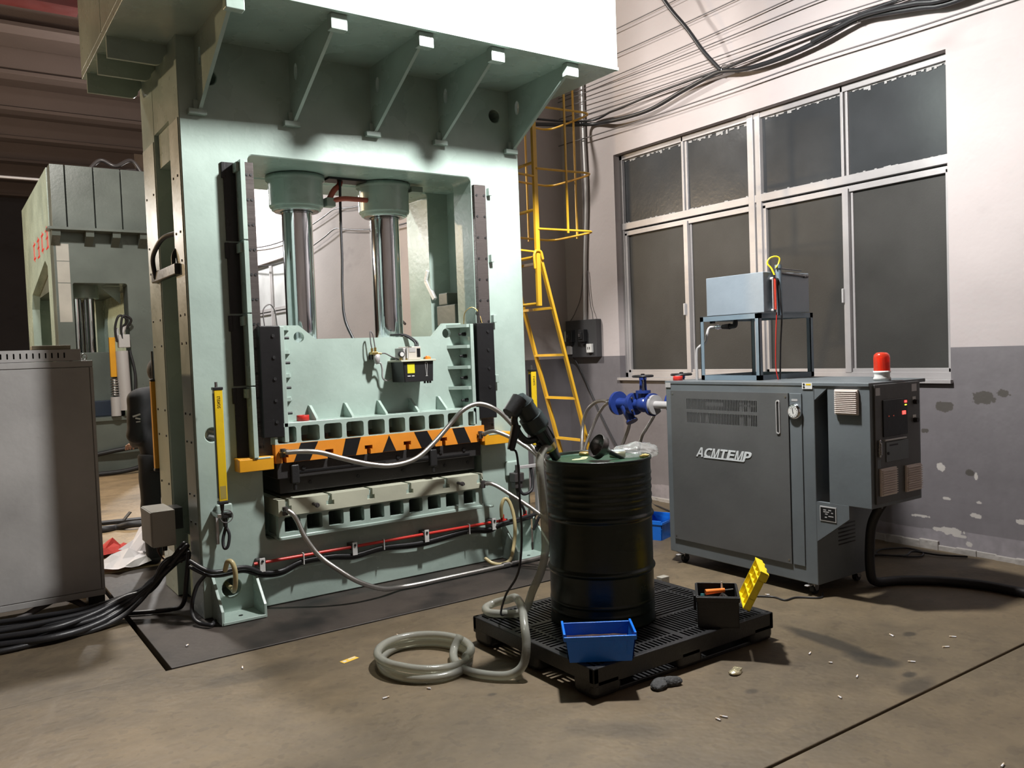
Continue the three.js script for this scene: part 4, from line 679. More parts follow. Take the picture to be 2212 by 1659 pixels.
// ================= blue parts crates =================
function crate(label, at, turn, [w, h, d]) {
  const t = thing('plastic_crate', label, 'crate', at, { turn, local: true });
  const b = 0.006, s = 0.9, wall = (x0, x1, z0, z1) => 0;
  const q = (x, y, z) => [x * (s + (1 - s) * y / h), y, z * (s + (1 - s) * y / h)];
  const quad = (p0, p1) => { // tapered wall between two bottom corners with thickness b
    const n = V(p1[0] - p0[0], 0, p1[1] - p0[1]).normalize(), o = V(-n.z, 0, n.x).multiplyScalar(b), pos = [], add = (...v) => v.forEach(k => pos.push(...k));
    const A = q(p0[0], 0, p0[1]), B = q(p1[0], 0, p1[1]), Cc = q(p1[0], h, p1[1]), D = q(p0[0], h, p0[1]), I = v => [v[0] + o.x, v[1], v[2] + o.z];
    add(A, B, Cc, A, Cc, D); const [a2, b2, c2, d2] = [A, B, Cc, D].map(I); add(b2, a2, d2, b2, d2, c2); add(D, Cc, c2, D, c2, d2);
    const g = new THREE.BufferGeometry(); g.setAttribute('position', new THREE.Float32BufferAttribute(pos, 3)); g.setAttribute('uv', new THREE.Float32BufferAttribute(new Float32Array(pos.length / 3 * 2), 2)); g.computeVertexNormals(); return g;
  };
  const W2 = w / 2, D2 = d / 2;
  part('crate_shell', [quad([-W2, D2], [W2, D2]), quad([W2, D2], [W2, -D2]), quad([W2, -D2], [-W2, -D2]), quad([-W2, -D2], [-W2, D2]), box(-W2 * s, W2 * s, 0, b, -D2 * s, D2 * s)], M.bluePlastic, t);
  part('crate_rim', [box(-W2 - 0.008, W2 + 0.008, h - 0.022, h, D2 - 0.002, D2 + 0.01, 0.003), box(-W2 - 0.008, W2 + 0.008, h - 0.022, h, -D2 - 0.01, -D2 + 0.002, 0.003), box(-W2 - 0.01, -W2 + 0.002, h - 0.022, h + 0.012, -D2, D2, 0.003), box(W2 - 0.002, W2 + 0.01, h - 0.022, h + 0.012, -D2, D2, 0.003)], M.bluePlastic, t);
  for (let i = 0; i < 5; i++) { const x = -W2 * 0.8 + i * W2 * 0.4; part('crate_rib', bar([x * s, 0.004, D2 * s + 0.003], [x, h - 0.02, D2 + 0.003], 0.006, 0.006, [0, 0, 1]), M.bluePlastic, t); part('crate_rib', bar([x * s, 0.004, -D2 * s - 0.003], [x, h - 0.02, -D2 - 0.003], 0.006, 0.006, [0, 0, 1]), M.bluePlastic, t); }
  part('crate_rib', [h * 0.62, h * 0.3].map(y => { const k = s + (1 - s) * y / h; return box(-W2 * k, W2 * k, y - 0.003, y + 0.003, D2 * k, D2 * k + 0.005); }).slice(0, 1), M.bluePlastic, t);
  return t;
}
{
  const turn = -0.606;   // its long side faces the photographer
  const t = crate('blue plastic crate of oily bits at the front corner of the black pallet', [2.56, 0.151, -3.055], turn, [0.325, 0.125, 0.2]);
  part('oily_fill', (() => { const g = new THREE.PlaneGeometry(0.295, 0.175, 30, 20); g.rotateX(-Math.PI / 2); const p = g.attributes.position; for (let i = 0; i < p.count; i++) p.setY(i, 0.062 + 0.014 * fbm((p.getX(i) + 1) * 0.5, (p.getZ(i) + 1) * 0.5, 24, 3, 5)); g.computeVertexNormals(); return g; })(), std(C(0.05, 0.026, 0.016), 0.35, 0, { bumpMap: T.fine, bumpScale: 0.002 }), t);
  const c = Math.cos(turn), s = Math.sin(turn), w = (x, y, z) => [2.56 + x * c + z * s, 0.151 + y, -3.055 - x * s + z * c];
  [[-0.11, 0.0, 0.03, 'pale bent pipe clip lying leftmost in the blue crate'], [-0.06, -0.01, -0.05, 'pale short clip lying right of the bent one in the blue crate']].forEach(([x, z, dx, lab]) => { const a = w(x, 0.08, z + 0.03), m = w(x + 0.012, 0.083, z + 0.035), b = w(x + 0.05, 0.084, z + 0.02); solo('pipe_clip', [tube([a, m, b], 0.005, { rad: 6 })], M.butt, lab, 'clip', { at: a }); });
}
crate('blue plastic crate on the floor behind the left edge of the machine', [5.03, 0, -5.17], 0.35, [0.36, 0.155, 0.25]);
// ================= tool box =================
{
  const at = [3.37, 0.15, -3.03], turn = -0.8;
  const t = thing('tool_box', 'black plastic tool box with open yellow lid on the right corner of the pallet', 'tool box', at, { turn, local: true });
  const w = 0.21, d = 0.26, h = 0.165, b = 0.006;
  part('box_shell', [box(-w / 2, w / 2, 0, b, -d / 2, d / 2), box(-w / 2, -w / 2 + b, 0, h, -d / 2, d / 2, 0.002), box(w / 2 - b, w / 2, 0, h, -d / 2, d / 2, 0.002), box(-w / 2, w / 2, 0, h, -d / 2, -d / 2 + b, 0.002), box(-w / 2, w / 2, 0, h, d / 2 - b, d / 2, 0.002)], M.blackPlastic, t);
  part('box_rim', [box(-w / 2 - 0.006, w / 2 + 0.006, h - 0.03, h - 0.004, d / 2 - 0.001, d / 2 + 0.007, 0.003), box(-w / 2 - 0.007, -w / 2 + 0.001, h - 0.03, h - 0.004, -d / 2, d / 2, 0.003), box(w / 2 - 0.001, w / 2 + 0.007, h - 0.03, h - 0.004, -d / 2, d / 2, 0.003), box(-w / 2 - 0.006, w / 2 + 0.006, h - 0.03, h - 0.004, -d / 2 - 0.007, -d / 2 + 0.001, 0.003)], M.blackPlastic, t);
  part('latch', box(-w / 2 - 0.018, -w / 2 - 0.004, 0.06, 0.14, -0.03, 0.03, 0.004), M.blackPlastic, t);
  // lid stands open on the right, inside towards the left
  const lid = [], L = d + 0.03, Hh = 0.215, rot = g => { g.rotateZ(-0.46); g.translate(w / 2 + 0.018, h - 0.055, 0); return g; };
  lid.push(box(0.03, 0.036, 0, Hh, -L / 2, L / 2, 0.002), box(0, 0.036, 0, 0.005, -L / 2, L / 2), box(-0.004, 0.036, Hh - 0.006, Hh, -L / 2, L / 2), box(0, 0.036, 0, Hh, -L / 2, -L / 2 + 0.005), box(0, 0.036, 0, Hh, L / 2 - 0.005, L / 2));
  const ld = part('box_lid', lid.map(rot), M.yellowPlastic, t, { label: 'yellow lid with compartments' });
  for (const y of [0.06, 0.12, 0.165]) part('lid_divider', rot(box(0.004, 0.031, y, y + 0.004, -L / 2, L / 2)), M.yellowPlastic, ld);
  for (const z of [-0.06, 0.04]) part('lid_divider', rot(box(0.006, 0.031, 0, Hh, z, z + 0.004)), M.yellowPlastic, ld);
  for (const z of [-0.1, 0.0, 0.1]) part('lid_catch', rot(box(0.036, 0.05, Hh - 0.05, Hh - 0.005, z - 0.02, z + 0.02, 0.004)), M.yellowPlastic, ld);
  const c = Math.cos(turn), s = Math.sin(turn), q = (x, y, z) => [at[0] + x * c + z * s, at[1] + y, at[2] - x * s + z * c];
  const tool = (name, label, cat, build) => build(thing(name, label, cat, q(0, 0.1, 0)));
  tool('screwdriver', 'orange handled screwdriver lying across the open tool box', 'screwdriver', o => { part('handle', cyl(q(-0.06, 0.158, 0.03), q(0.04, 0.162, 0.0), 0.015, 0.011, 12), M.orangePlastic, o); part('blade', cyl(q(0.04, 0.162, 0.0), q(0.085, 0.164, -0.012), 0.0035, 0.0035, 8), M.steel, o); });
  tool('pliers', 'orange handled pliers lower in the tool box', 'pliers', o => { part('handle', tube([q(-0.08, 0.1, 0.06), q(-0.04, 0.11, 0.05), q(0, 0.115, 0.045)], 0.009), M.orangePlastic, o); part('handle', tube([q(-0.07, 0.105, 0.085), q(-0.035, 0.112, 0.07), q(0, 0.115, 0.05)], 0.009), M.orangePlastic, o); part('jaw', bar(q(0, 0.115, 0.047), q(0.05, 0.118, 0.04), 0.018, 0.012), M.darkSteel, o); });
  tool('small_bottle', 'small clear bottle of fittings in the tool box', 'bottle', o => { part('bottle', lathe([[0, 0], [0.024, 0.002], [0.025, 0.05], [0.01, 0.065], [0.009, 0.075], [0, 0.075]], q(-0.045, 0.1, 0.075), [0.9, 0.15, -0.3], 18), M.film, o); part('bottle_cap', lathe([[0, 0.072], [0.011, 0.072], [0.011, 0.086], [0, 0.086]], q(-0.045, 0.1, 0.075), [0.9, 0.15, -0.3], 14), M.orangePlastic, o); });
  tool('tape_measure', 'round black tape measure resting on the tools in the tool box', 'tape measure', o => { part('case', disc(q(0.035, 0.135, 0.05), [0.3, 0.8, 0.5], 0.026, 0.024, 20), M.blackPlastic, o); part('hub', disc(q(0.037, 0.145, 0.056), [0.3, 0.8, 0.5], 0.01, 0.014, 14), M.darkSteel, o); });
  tool('small_brush', 'small brush with a white tip standing up in the tool box', 'brush', o => { part('handle', cyl(q(0.03, 0.1, -0.01), q(0.028, 0.17, -0.02), 0.004, 0.004, 8), M.blackPlastic, o); part('tip', cyl(q(0.028, 0.165, -0.02), q(0.027, 0.2, -0.024), 0.006, 0.004, 10), M.white, o); });
  tool('teal_bottle', 'small teal bottle at the left inside the tool box', 'bottle', o => part('bottle', lathe([[0, 0], [0.022, 0.002], [0.022, 0.1], [0.01, 0.115], [0.01, 0.13], [0, 0.13]], q(-0.075, 0.01, 0.0), [0, 1, 0], 16), std(C(0.02, 0.1, 0.11), 0.3, 0, { bumpMap: T.fine, bumpScale: 0.0003 }), o));
}
// ================= litter on the floor =================
{
  const lump = (x, z, sx, sy, sz, k, a) => { const g = new THREE.IcosahedronGeometry(1, 2); const p = g.attributes.position; for (let i = 0; i < p.count; i++) { const X = p.getX(i), Y = p.getY(i), Z = p.getZ(i), n = 0.8 + 0.4 * vnoise(X * 1.7 + 9 + k, Z * 1.7 + Y + 9, 64, k); p.setXYZ(i, X * n * sx, Math.max(-sy * 0.6, Y * n * sy), Z * n * sz); } g.computeVertexNormals(); g.rotateY(a); g.translate(x, sy * 0.6, z); return g; };
  solo('oily_rag', [lump(2.77, -2.86, 0.07, 0.022, 0.04, 3, 0.5), lump(2.83, -2.84, 0.05, 0.026, 0.035, 5, -0.4)], std(C(0.045, 0.045, 0.045), 0.85, 0, { bumpMap: T.fine, bumpScale: 0.004 }), 'crumpled dark grey rag against the front edge of the pallet', 'rag', { at: [2.8, 0, -2.85] });
  solo('foil_wrapper', [lump(3.162, -2.738, 0.042, 0.014, 0.026, 8, 0.2), bar([3.13, 0.012, -2.73], [3.2, 0.018, -2.75], 0.04, 0.004)], std(C(0.62, 0.55, 0.36), 0.28, 0.7, { bumpMap: T.fine, bumpScale: 0.003 }), 'crumpled gold foil wrapper on the floor right of the pallet', 'wrapper', { at: [3.162, 0, -2.738] });
  const ticket = solo('paper_ticket', [tx(box(-0.05, 0.05, 0, 0.001, -0.02, 0.02), { r: [0, 0.25, 0], p: [1.757, 0.001, -4.171] })], std(C(0.75, 0.47, 0.06), 0.7, 0, { bumpMap: T.fine, bumpScale: 0.0003 }), 'torn orange paper ticket flat on the floor before the foundation plate', 'paper', { at: [1.757, 0, -4.171] });
  part('ticket_print', [tx(box(0.0, 0.045, 0.0009, 0.0014, -0.014, -0.003), { r: [0, 0.25, 0], p: [0, 0.001, 0] }), tx(box(-0.04, -0.02, 0.0009, 0.0014, -0.01, 0.008), { r: [0, 0.25, 0], p: [0, 0.001, 0] })], M.white, ticket);
  const butts = [[1.265, -4.433, 'near the lower left corner of the foundation plate'], [1.916, -3.629, 'on the floor below the clear hose coil'], [1.897, -3.549, 'just below the one under the hose coil', 0.6], [1.685, -3.585, 'left of the pair below the hose coil'], [2.135, -4.343, 'between the foundation joint and the hose coil'], [2.742, -2.446, 'centre front, upper of a touching pair'], [2.703, -2.443, 'centre front, lower of a touching pair', 0.8], [3.294, -2.251, 'on the open floor right of the foil wrapper', 0.7], [3.651, -2.665, 'first to the right of the pallet shadow'], [3.621, -2.523, 'short one right of the pallet shadow', 0.5], [4.205, -2.547, 'upper left of three below the machine shadow'], [4.422, -2.329, 'rightmost, near the long floor joint'], [4.25, -2.275, 'middle of three near the long floor joint'], [3.929, -2.277, 'at the end of the dark oil stain'], [3.563, -2.339, 'standing out left of the oil stain end'], [3.214, -1.514, 'at the bottom edge of the floor'], [4.318, -3.46, 'under the machine front, right of the yellow lid', 0.8], [1.12, -5.0, 'beside the left foundation joint near the cables', 0.7]];
  butts.forEach(([x, z, where, k = 1]) => { const a = rr(0, 3.1), L = 0.017 * k, t = thing('cigarette_butt', 'cigarette butt ' + where, 'cigarette butt', [x, 0, z], { turn: a, local: true, group: 'cigarette butts on the floor' }); part('paper_tube', cyl([-L, 0.0045, 0], [L * 0.3, 0.0045, 0], 0.004, 0.004, 8), M.paper, t); part('filter', cyl([L * 0.3, 0.0045, 0], [L, 0.0045, 0], 0.004, 0.004, 8), M.butt, t); });
  solo('wooden_offcut', [box(3.86, 3.93, 0, 0.1, -3.99, -3.94, 0.004)], std(C(0.3, 0.28, 0.24), 0.7, 0, { bumpMap: T.fine, bumpScale: 0.001 }), 'small pale block standing on the floor just behind the drum', 'block', { at: [3.9, 0, -3.96] });
}
// ================= yellow ladders =================
{
  const t = thing('cage_ladder', 'yellow fixed ladder with safety cage on the right of the press', 'ladder', [4.29, 2.0, -5.97]);
  for (const z of [-5.75, -6.2]) part('ladder_post', box(4.27, 4.31, 2.0, 6.2, z - 0.016, z + 0.016, 0.003), M.ladder, t);
  for (let y = 2.02; y < 6; y += 0.4) part('ladder_rung', cyl([4.29, y, -5.75], [4.29, y, -6.2], 0.014, 0.014, 10), M.ladder, t);
  for (const y of [3.1, 4.3, 2.46]) for (const z of [-5.75, -6.2]) part('stand_off', bar([3.9, y + 0.02, z], [4.28, y, z], 0.03, 0.012), M.ladder, t);
  for (const y of [2.655, 3.165, 3.69, 4.2, 4.7]) part('cage_hoop', tube([[4.3, y, -5.735], [4.55, y, -5.72], [4.82, y, -5.7], [4.895, y, -5.76], [4.905, y, -6.0], [4.895, y, -6.25], [4.82, y, -6.31], [4.55, y, -6.27], [4.3, y, -6.215]], 0.01, { seg: 60, tension: 0.35 }), M.ladder, t);
  for (const [x, z] of [[4.6, -5.708], [4.915, -5.97], [4.6, -6.29]]) part('cage_bar', box(x - 0.008, x + 0.008, 2.63, 6.0, z - 0.006, z + 0.006), M.ladder, t);
  const l = thing('hook_ladder', 'yellow loose ladder hooked on the cage ladder and leaning outwards', 'ladder', [4.95, 0, -5.97]);
  const X = y => 4.335 + (2.38 - y) * 0.2765;
  for (const z of [-5.76, -6.19]) {
    part('ladder_rail', bar([X(0), 0, z], [X(2.4), 2.4, z], 0.034, 0.024, [1, 0, 0]), M.ladder, l);
    part('hook', tube([[4.33, 2.4, z + 0.03], [4.31, 2.46, z + 0.03], [4.26, 2.465, z + 0.03], [4.24, 2.42, z + 0.03], [4.245, 2.32, z + 0.03]], 0.012, { seg: 30 }), M.ladder, l);
  }
  for (const y of [2.37, 1.985, 1.575, 1.185, 0.8, 0.4]) part('ladder_rung', bar([X(y), y, -5.76], [X(y), y, -6.19], 0.028, 0.022), M.ladder, l);
}
// thin copper pipe behind the ladder
solo('copper_pipe', [tube([[4.15, 5.0, -6.3], [4.16, 3.4, -6.3], [4.2, 3.0, -6.3], [4.22, 2.7, -6.31], [4.22, 2.64, -6.3]], 0.008)], std(C(0.5, 0.32, 0.2), 0.4, 0.7, { bumpMap: T.fine, bumpScale: 0.0003 }), 'thin copper pipe hanging down behind the yellow ladder', 'pipe', { at: [4.2, 2.6, -6.3] });
// ================= electrical board =================
{
  const t = thing('switch_board', 'dark square switch board with two black breakers on the wall left of the window', 'switch board', [6.19, 1.52, -7.42]);
  part('board_panel', box(6.11, 6.19, 1.525, 1.95, -7.69, -7.15, 0.004), M.slate, t);
  for (const z of [-7.57, -7.35]) { const b = part('breaker', [box(6.05, 6.11, 1.7, 1.84, z - 0.05, z + 0.05, 0.006), box(6.035, 6.06, 1.73, 1.81, z - 0.03, z + 0.03, 0.006)], M.blackPlastic, t); part('breaker_toggle', box(6.022, 6.04, 1.755, 1.79, z - 0.012, z + 0.012, 0.003), M.darkSteel, b); part('breaker_terminal', box(6.07, 6.11, 1.67, 1.705, z - 0.03, z + 0.03, 0.003), M.blackPaint, b); }
  const s = part('socket', box(6.075, 6.11, 1.575, 1.675, -7.29, -7.2, 0.006), M.white, t); part('socket_hole', [box(6.073, 6.076, 1.61, 1.64, -7.265, -7.255), box(6.073, 6.076, 1.61, 1.64, -7.235, -7.225)], M.blackPaint, s, { kind: 'stuff' });
  part('junction_cover', box(6.08, 6.11, 1.56, 1.66, -7.655, -7.575, 0.006), M.alu, t); part('meter', box(6.08, 6.11, 1.71, 1.83, -7.685, -7.635, 0.004), M.cream, t);
  solo('conduit_pipe', [tube([[6.165, 6.2, -7.3], [6.165, 4.1, -7.31], [6.165, 3.35, -7.3], [6.165, 2.64, -7.36], [6.165, 1.952, -7.4]], 0.022, { seg: 60, rad: 10 })], M.alu, 'grey conduit pipe running down the wall to the switch board', 'conduit', { at: [6.165, 1.95, -7.4] });
  const w = (label, pts) => solo('thin_wire', [tube(pts, 0.005, { seg: 50, rad: 6 })], M.wire, label, 'wire', { at: pts[pts.length - 1] });
  w('thin wire left of the conduit entering the switch board', [[6.17, 4.0, -7.36], [6.17, 3.0, -7.37], [6.165, 2.3, -7.44], [6.15, 2.05, -7.55], [6.13, 1.953, -7.62]]);
  w('thin wire right of the conduit entering the switch board', [[6.17, 2.5, -7.33], [6.165, 2.15, -7.3], [6.15, 2.02, -7.25], [6.13, 1.953, -7.22]]);
  solo('black_lead', [tube([[6.1, 1.56, -7.6], [6.16, 1.45, -7.56], [6.17, 1.164, -7.38], [6.17, 0.855, -7.18], [6.15, 0.45, -6.85], [6.1, 0.03, -6.4], [5.9, 0.012, -6.0], [5.7, 0.012, -5.4], [5.55, 0.012, -4.9]], 0.008, { seg: 90 })], M.cable, 'black lead slanting from the switch board down the wall', 'cable', { at: [6.1, 0, -6.4] });
}
// ================= cables strung along the wall =================
{
  const run = (name, label, pts, r, seg = 120) => solo(name, [tube(pts, r, { seg, rad: 8 })], M.cable, label, 'cable', { at: pts[0] });
  const thick = [[6.05, 4.0, -12], [6.05, 3.95, -9.4], [6.05, 4.03, -8.5], [6.05, 4.06, -7.66], [6.08, 4.113, -7.245], [6.08, 4.035, -6.771], [6.08, 4.003, -6.194], [6.08, 4.065, -5.727], [6.08, 4.105, -5.4], [6.08, 4.11, -5.226], [6.08, 4.051, -4.961], [6.08, 4.033, -4.6], [6.08, 4.057, -4.206], [6.08, 4.11, -3.863], [6.08, 4.076, -3.634], [6.08, 4.025, -3.37], [6.08, 3.98, -3.09], [6.08, 4.02, -2.2], [6.08, 3.95, 0], [6.08, 4.0, 3]];
  for (const p of thick) if (p[2] < -7.6 && p[2] > -8.6) p[0] = 4.93;
  run('strung_cable', 'thick black cable sagging along the wall above the window', thick, 0.021, 220);
  run('strung_cable', 'second black cable running straight above the sagging one', [[4.93, 4.19, -8.5], [4.93, 4.17, -7.66], [6.06, 4.143, -7.243], [6.08, 4.132, -6.699], [6.08, 4.143, -6.009], [6.08, 4.135, -5.455], [6.08, 4.125, -5.226], [6.09, 4.15, -3.9], [6.09, 4.12, -2.2], [6.09, 4.15, 1]], 0.012);
  run('strung_cable', 'black cable bundle joining the sagging cable at the upper right', [[6.05, 4.06, -4.25], [6.04, 4.11, -3.863], [6.03, 4.09, -3.62], [6.03, 4.05, -3.37], [6.03, 4.0, -3.09], [6.03, 4.04, -2.2], [6.03, 3.98, 0]], 0.019, 80);
  run('drop_cable', 'black cable dropping from the roof to the wall cables', [[5.4, 8.3, -6.8], [5.75, 5.6, -6.1], [5.9, 4.902, -5.753], [5.95, 4.578, -5.528], [6.0, 4.324, -5.375], [6.06, 4.13, -5.24]], 0.019, 80);
  const ys = [[4.525, 4.515], [4.48, 4.39], [4.4, 4.21], [4.29, 4.16], [4.23, 4.13], [3.98, 3.92], [4.75, 4.72], [5.0, 4.98]], place = ['sixth', 'fifth', 'fourth', 'third', 'second', 'lowest', 'seventh', 'topmost'];
  ys.forEach(([a, b], i) => { const pts = []; for (let k = 0; k <= 12; k++) { const z = -7.7 + k * 0.85, y = a + (b - a) * (z + 7.7) / 4; pts.push([6.13 - 0.01 * (i % 3), y - 0.02 * Math.sin((k % 4) / 4 * Math.PI), z]); } solo('strung_wire', [tube(pts, i === 5 ? 0.007 : 0.0055, { seg: 90, rad: 5 })], M.wire, `thin wire strung along the wall over the window, ${place[i]} of eight from below`, 'wire', { at: pts[0], group: 'thin wires strung along the wall' }); });
  for (const z of [-5.22, -3.86, -7.24]) solo('cable_hook', [tube([[6.2, 4.17, z], [6.1, 4.17, z], [6.06, 4.13, z], [6.08, 4.085, z], [6.11, 4.09, z]], 0.005, { seg: 24, rad: 6 })], M.steel, { '-5.22': 'wire hook where the dropping cable meets the wall cables', '-3.86': 'wire hook holding the wall cables above the right of the window', '-7.24': 'wire hook holding the wall cables beside the conduit' }[z], 'hook', { at: [6.19, 4.17, z] });
  // cables on the far wall, seen through the press
  [[4.3, 0.22, 'upper'], [3.95, 0.3, 'lower']].forEach(([y, sag, w]) => { const pts = []; for (let k = 0; k <= 24; k++) { const z = -20 + k * 0.48, u = (k % 12) / 12; pts.push([6.1, y - sag * Math.sin(u * Math.PI), z]); } solo('strung_wire', [tube(pts, 0.012, { seg: 120, rad: 6 })], M.cable, `sagging wire on the far wall seen between the rams, ${w} one`, 'wire', { at: pts[0] }); });
  solo('conduit_pipe', [cyl([6.16, 1.0, -12.9], [6.16, 6, -12.9], 0.02, 0.02, 8)], M.alu, 'thin conduit on the far wall seen between the rams', 'conduit', { at: [6.16, 1, -12.9] });
}
// cables on the floor by the machine
solo('power_cable', [tube([[4.9, 0.62, -2.98], [4.9, 0.45, -3.08], [4.92, 0.26, -3.12], [4.93, 0.08, -3.12], [4.98, 0.035, -3.11], [5.06, 0.03, -3.08], [5.15, 0.03, -3.03], [5.3, 0.03, -2.87], [5.4, 0.03, -2.65], [5.42, 0.03, -2.4], [5.5, 0.03, -1.8]], 0.03, { seg: 120, rad: 12 })], M.rubber, 'thick black power cable dropping from the control box onto the floor', 'cable', { at: [4.93, 0, -3.12] });
solo('floor_wire', [tube([[4.14, 0.006, -3.62], [4.22, 0.006, -3.5], [4.3, 0.006, -3.4], [4.3, 0.006, -3.31], [4.4, 0.006, -3.3], [4.5, 0.006, -3.2], [4.6, 0.006, -3.25]], 0.006, { seg: 60 })], M.cable, 'thin black wire on the floor in front of the machine caster', 'wire', { at: [4.3, 0, -3.4] });
solo('wire_tangle', [tube([[5.55, 0.01, -3.75], [5.72, 0.012, -3.5], [5.86, 0.01, -3.33], [6.0, 0.01, -3.38], [6.02, 0.012, -3.52], [5.85, 0.012, -3.62], [5.7, 0.014, -3.55], [5.8, 0.016, -3.4], [5.95, 0.016, -3.42], [6.0, 0.012, -3.25], [6.1, 0.01, -3.1]], 0.007, { seg: 120 })], M.cable, 'tangle of thin black wire on the floor at the wall foot', 'wire', { at: [5.85, 0, -3.45] });
// ================= grey electric cabinet at the left =================
{
  const t = thing('electric_cabinet', 'grey electric cabinet at the left edge with slotted top and cables underneath', 'cabinet', [0.2, 0, -6.4]);
  const F = -6.08;
  part('cabinet_shell', [box(-0.5, 0.868, 0.112, 1.665, -6.7, F - 0.012, 0.005)], M.cabinet, t);
  part('cabinet_door', box(-0.5, 0.845, 0.155, 1.622, F - 0.013, F, 0.003), M.cabinet, t);
  part('header_strip', box(-0.5, 0.868, 1.626, 1.665, F - 0.013, F, 0.003), M.cabinet, t); part('footer_strip', box(-0.5, 0.868, 0.112, 0.151, F - 0.013, F, 0.003), M.cabinet, t); part('edge_strip', box(0.849, 0.868, 0.155, 1.622, F - 0.013, F, 0.003), M.cabinet, t);
  const sl = []; for (let i = 0; i < 34; i++) { const x = -0.46 + i * 0.0352; sl.push(rectPath(x, x + 0.009, 1.687, 1.722, 0.004)); }
  const hood = part('vent_hood', [plate([[-0.5, 1.668], [0.8, 1.668], [0.8, 1.742], [-0.5, 1.742]], 'xy', F - 0.01, F - 0.004, { holes: sl }), box(-0.5, 0.8, 1.736, 1.742, -6.66, F - 0.006), box(0.794, 0.8, 1.668, 1.742, -6.66, F - 0.006)], M.cabinet, t, { label: 'slotted vent hood on the cabinet top' });
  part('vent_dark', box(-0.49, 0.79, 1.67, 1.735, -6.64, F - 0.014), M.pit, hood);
  const e = new THREE.TorusGeometry(0.02, 0.005, 8, 20); e.rotateY(0.6); e.translate(0.835, 1.69, -6.2); part('lifting_eye', [e, cyl([0.835, 1.665, -6.2], [0.835, 1.674, -6.2], 0.012, 0.012, 10)], M.steel, t);
  for (const x of [-0.4, 0.81]) part('cabinet_foot', box(x - 0.045, x + 0.055, 0, 0.112, -6.2, -6.09, 0.004), M.blackPaint, t);
  for (const x of [-0.4, 0.81]) part('cabinet_foot', box(x - 0.045, x + 0.055, 0, 0.112, -6.69, -6.58, 0.004), M.blackPaint, t);
  solo('wood_strip', [box(0.53, 0.75, 1.743, 1.77, -6.25, -6.12, 0.004)], std(C(0.2, 0.17, 0.11), 0.7, 0, { bumpMap: T.fine, bumpScale: 0.001 }), 'brown wooden strip lying on the cabinet vent hood', 'board', { at: [0.64, 1.742, -6.18] });
}
// junction box on the press flank
{
  const t = thing('junction_box', 'pale grey junction box on the left flank of the press foot', 'junction box', [1.22, 0.43, -5.92]);
  part('box_body', box(1.12, 1.265, 0.43, 0.665, -6.1, -5.78, 0.006), M.boxGrey, t); part('box_cover', box(1.112, 1.122, 0.435, 0.66, -6.09, -5.79, 0.004), M.boxGrey, t);
  part('box_stay', box(1.26, 1.33, 0.52, 0.66, -6.02, -5.86), M.blackPaint, t);
  for (const z of [-6.05, -5.83]) part('cable_gland', cyl([1.2, 0.432, z], [1.2, 0.395, z], 0.018, 0.015, 10), M.blackPlastic, t);
}
// heap of black cables from the press foot under the cabinet
{
  const lab = 'black cable in the heap running from the press foot under the grey cabinet';
  for (let i = 0; i < 15; i++) {
    const f = i / 14, r = 0.013 + 0.009 * rnd(), lift = 0.02 + (i % 4) * 0.026;
    const pts = [[1.3, 0.36 + 0.08 * rnd(), -5.62 - 0.12 * rnd()], [1.21 - 0.05 * rnd(), 0.29 + 0.06 * rnd(), -5.66 - 0.1 * f], [1.08, 0.17 + 0.05 * rnd(), -5.72 - 0.06 * f], [0.93, lift + 0.05, -5.72 - 0.1 * f + rr(-0.03, 0.03)], [0.74, lift, -5.62 - 0.28 * f + rr(-0.03, 0.03)], [0.5, lift * 0.8 + 0.005, -5.56 - 0.42 * f + rr(-0.05, 0.05)], [0.2, lift * 0.7 + 0.008, -5.6 - 0.5 * f + rr(-0.06, 0.06)], [-0.15, lift * 0.7 + 0.01, -5.66 - 0.5 * f + rr(-0.05, 0.05)], [-0.6, r, -5.75 - 0.5 * f]];
    solo('floor_cable', [tube(pts, r, { seg: 90, rad: 8 })], M.cable, lab, 'cable', { at: [0.74, 0, -5.7], group: 'black cables heaped between press and cabinet' });
  }
  solo('loop_cable', [tube([[0.15, 0.02, -6.2], [0.3, 0.03, -6.1], [0.5, 0.09, -6.15], [0.62, 0.1, -6.25], [0.72, 0.06, -6.2], [0.76, 0.02, -6.05], [0.7, 0.02, -5.95]], 0.02, { seg: 80 })], M.wire, 'grey brown cable loop just under the cabinet bottom edge', 'cable', { at: [0.5, 0, -6.15] });
  solo('floor_cable', [tube([[1.36, 0.3, -5.42], [1.3, 0.22, -5.45], [1.26, 0.1, -5.44], [1.26, 0.03, -5.35], [1.32, 0.016, -5.25], [1.36, 0.02, -5.3]], 0.013, { seg: 60 })], M.cable, 'single black cable curling down to the floor at the press corner', 'cable', { at: [1.26, 0, -5.4] });
  solo('floor_cable', [tube([[1.3, 0.4, -5.62], [1.27, 0.25, -5.58], [1.25, 0.08, -5.62], [1.2, 0.02, -5.75], [1.0, 0.016, -5.85], [0.9, 0.016, -5.95]], 0.015, { seg: 60 })], M.cable, 'single black cable lying on the floor behind the heap', 'cable', { at: [1.2, 0, -5.7] });
  for (const [i, a] of [[0, 0], [1, 0.02]]) solo('brown_wire', [tube([[1.2, 0.395, -6.05 + a * 3], [1.19, 0.36, -6.0 + a], [1.22, 0.31, -5.92], [1.3, 0.3, -5.85 + a]], 0.006, { seg: 40, rad: 6 })], std(C(0.08, 0.03, 0.02), 0.5, 0, { bumpMap: T.fine, bumpScale: 0.0003 }), i ? 'right one of two brown wires hanging under the junction box' : 'left one of two brown wires hanging under the junction box', 'wire', { at: [1.2, 0.395, -6.0] });
}
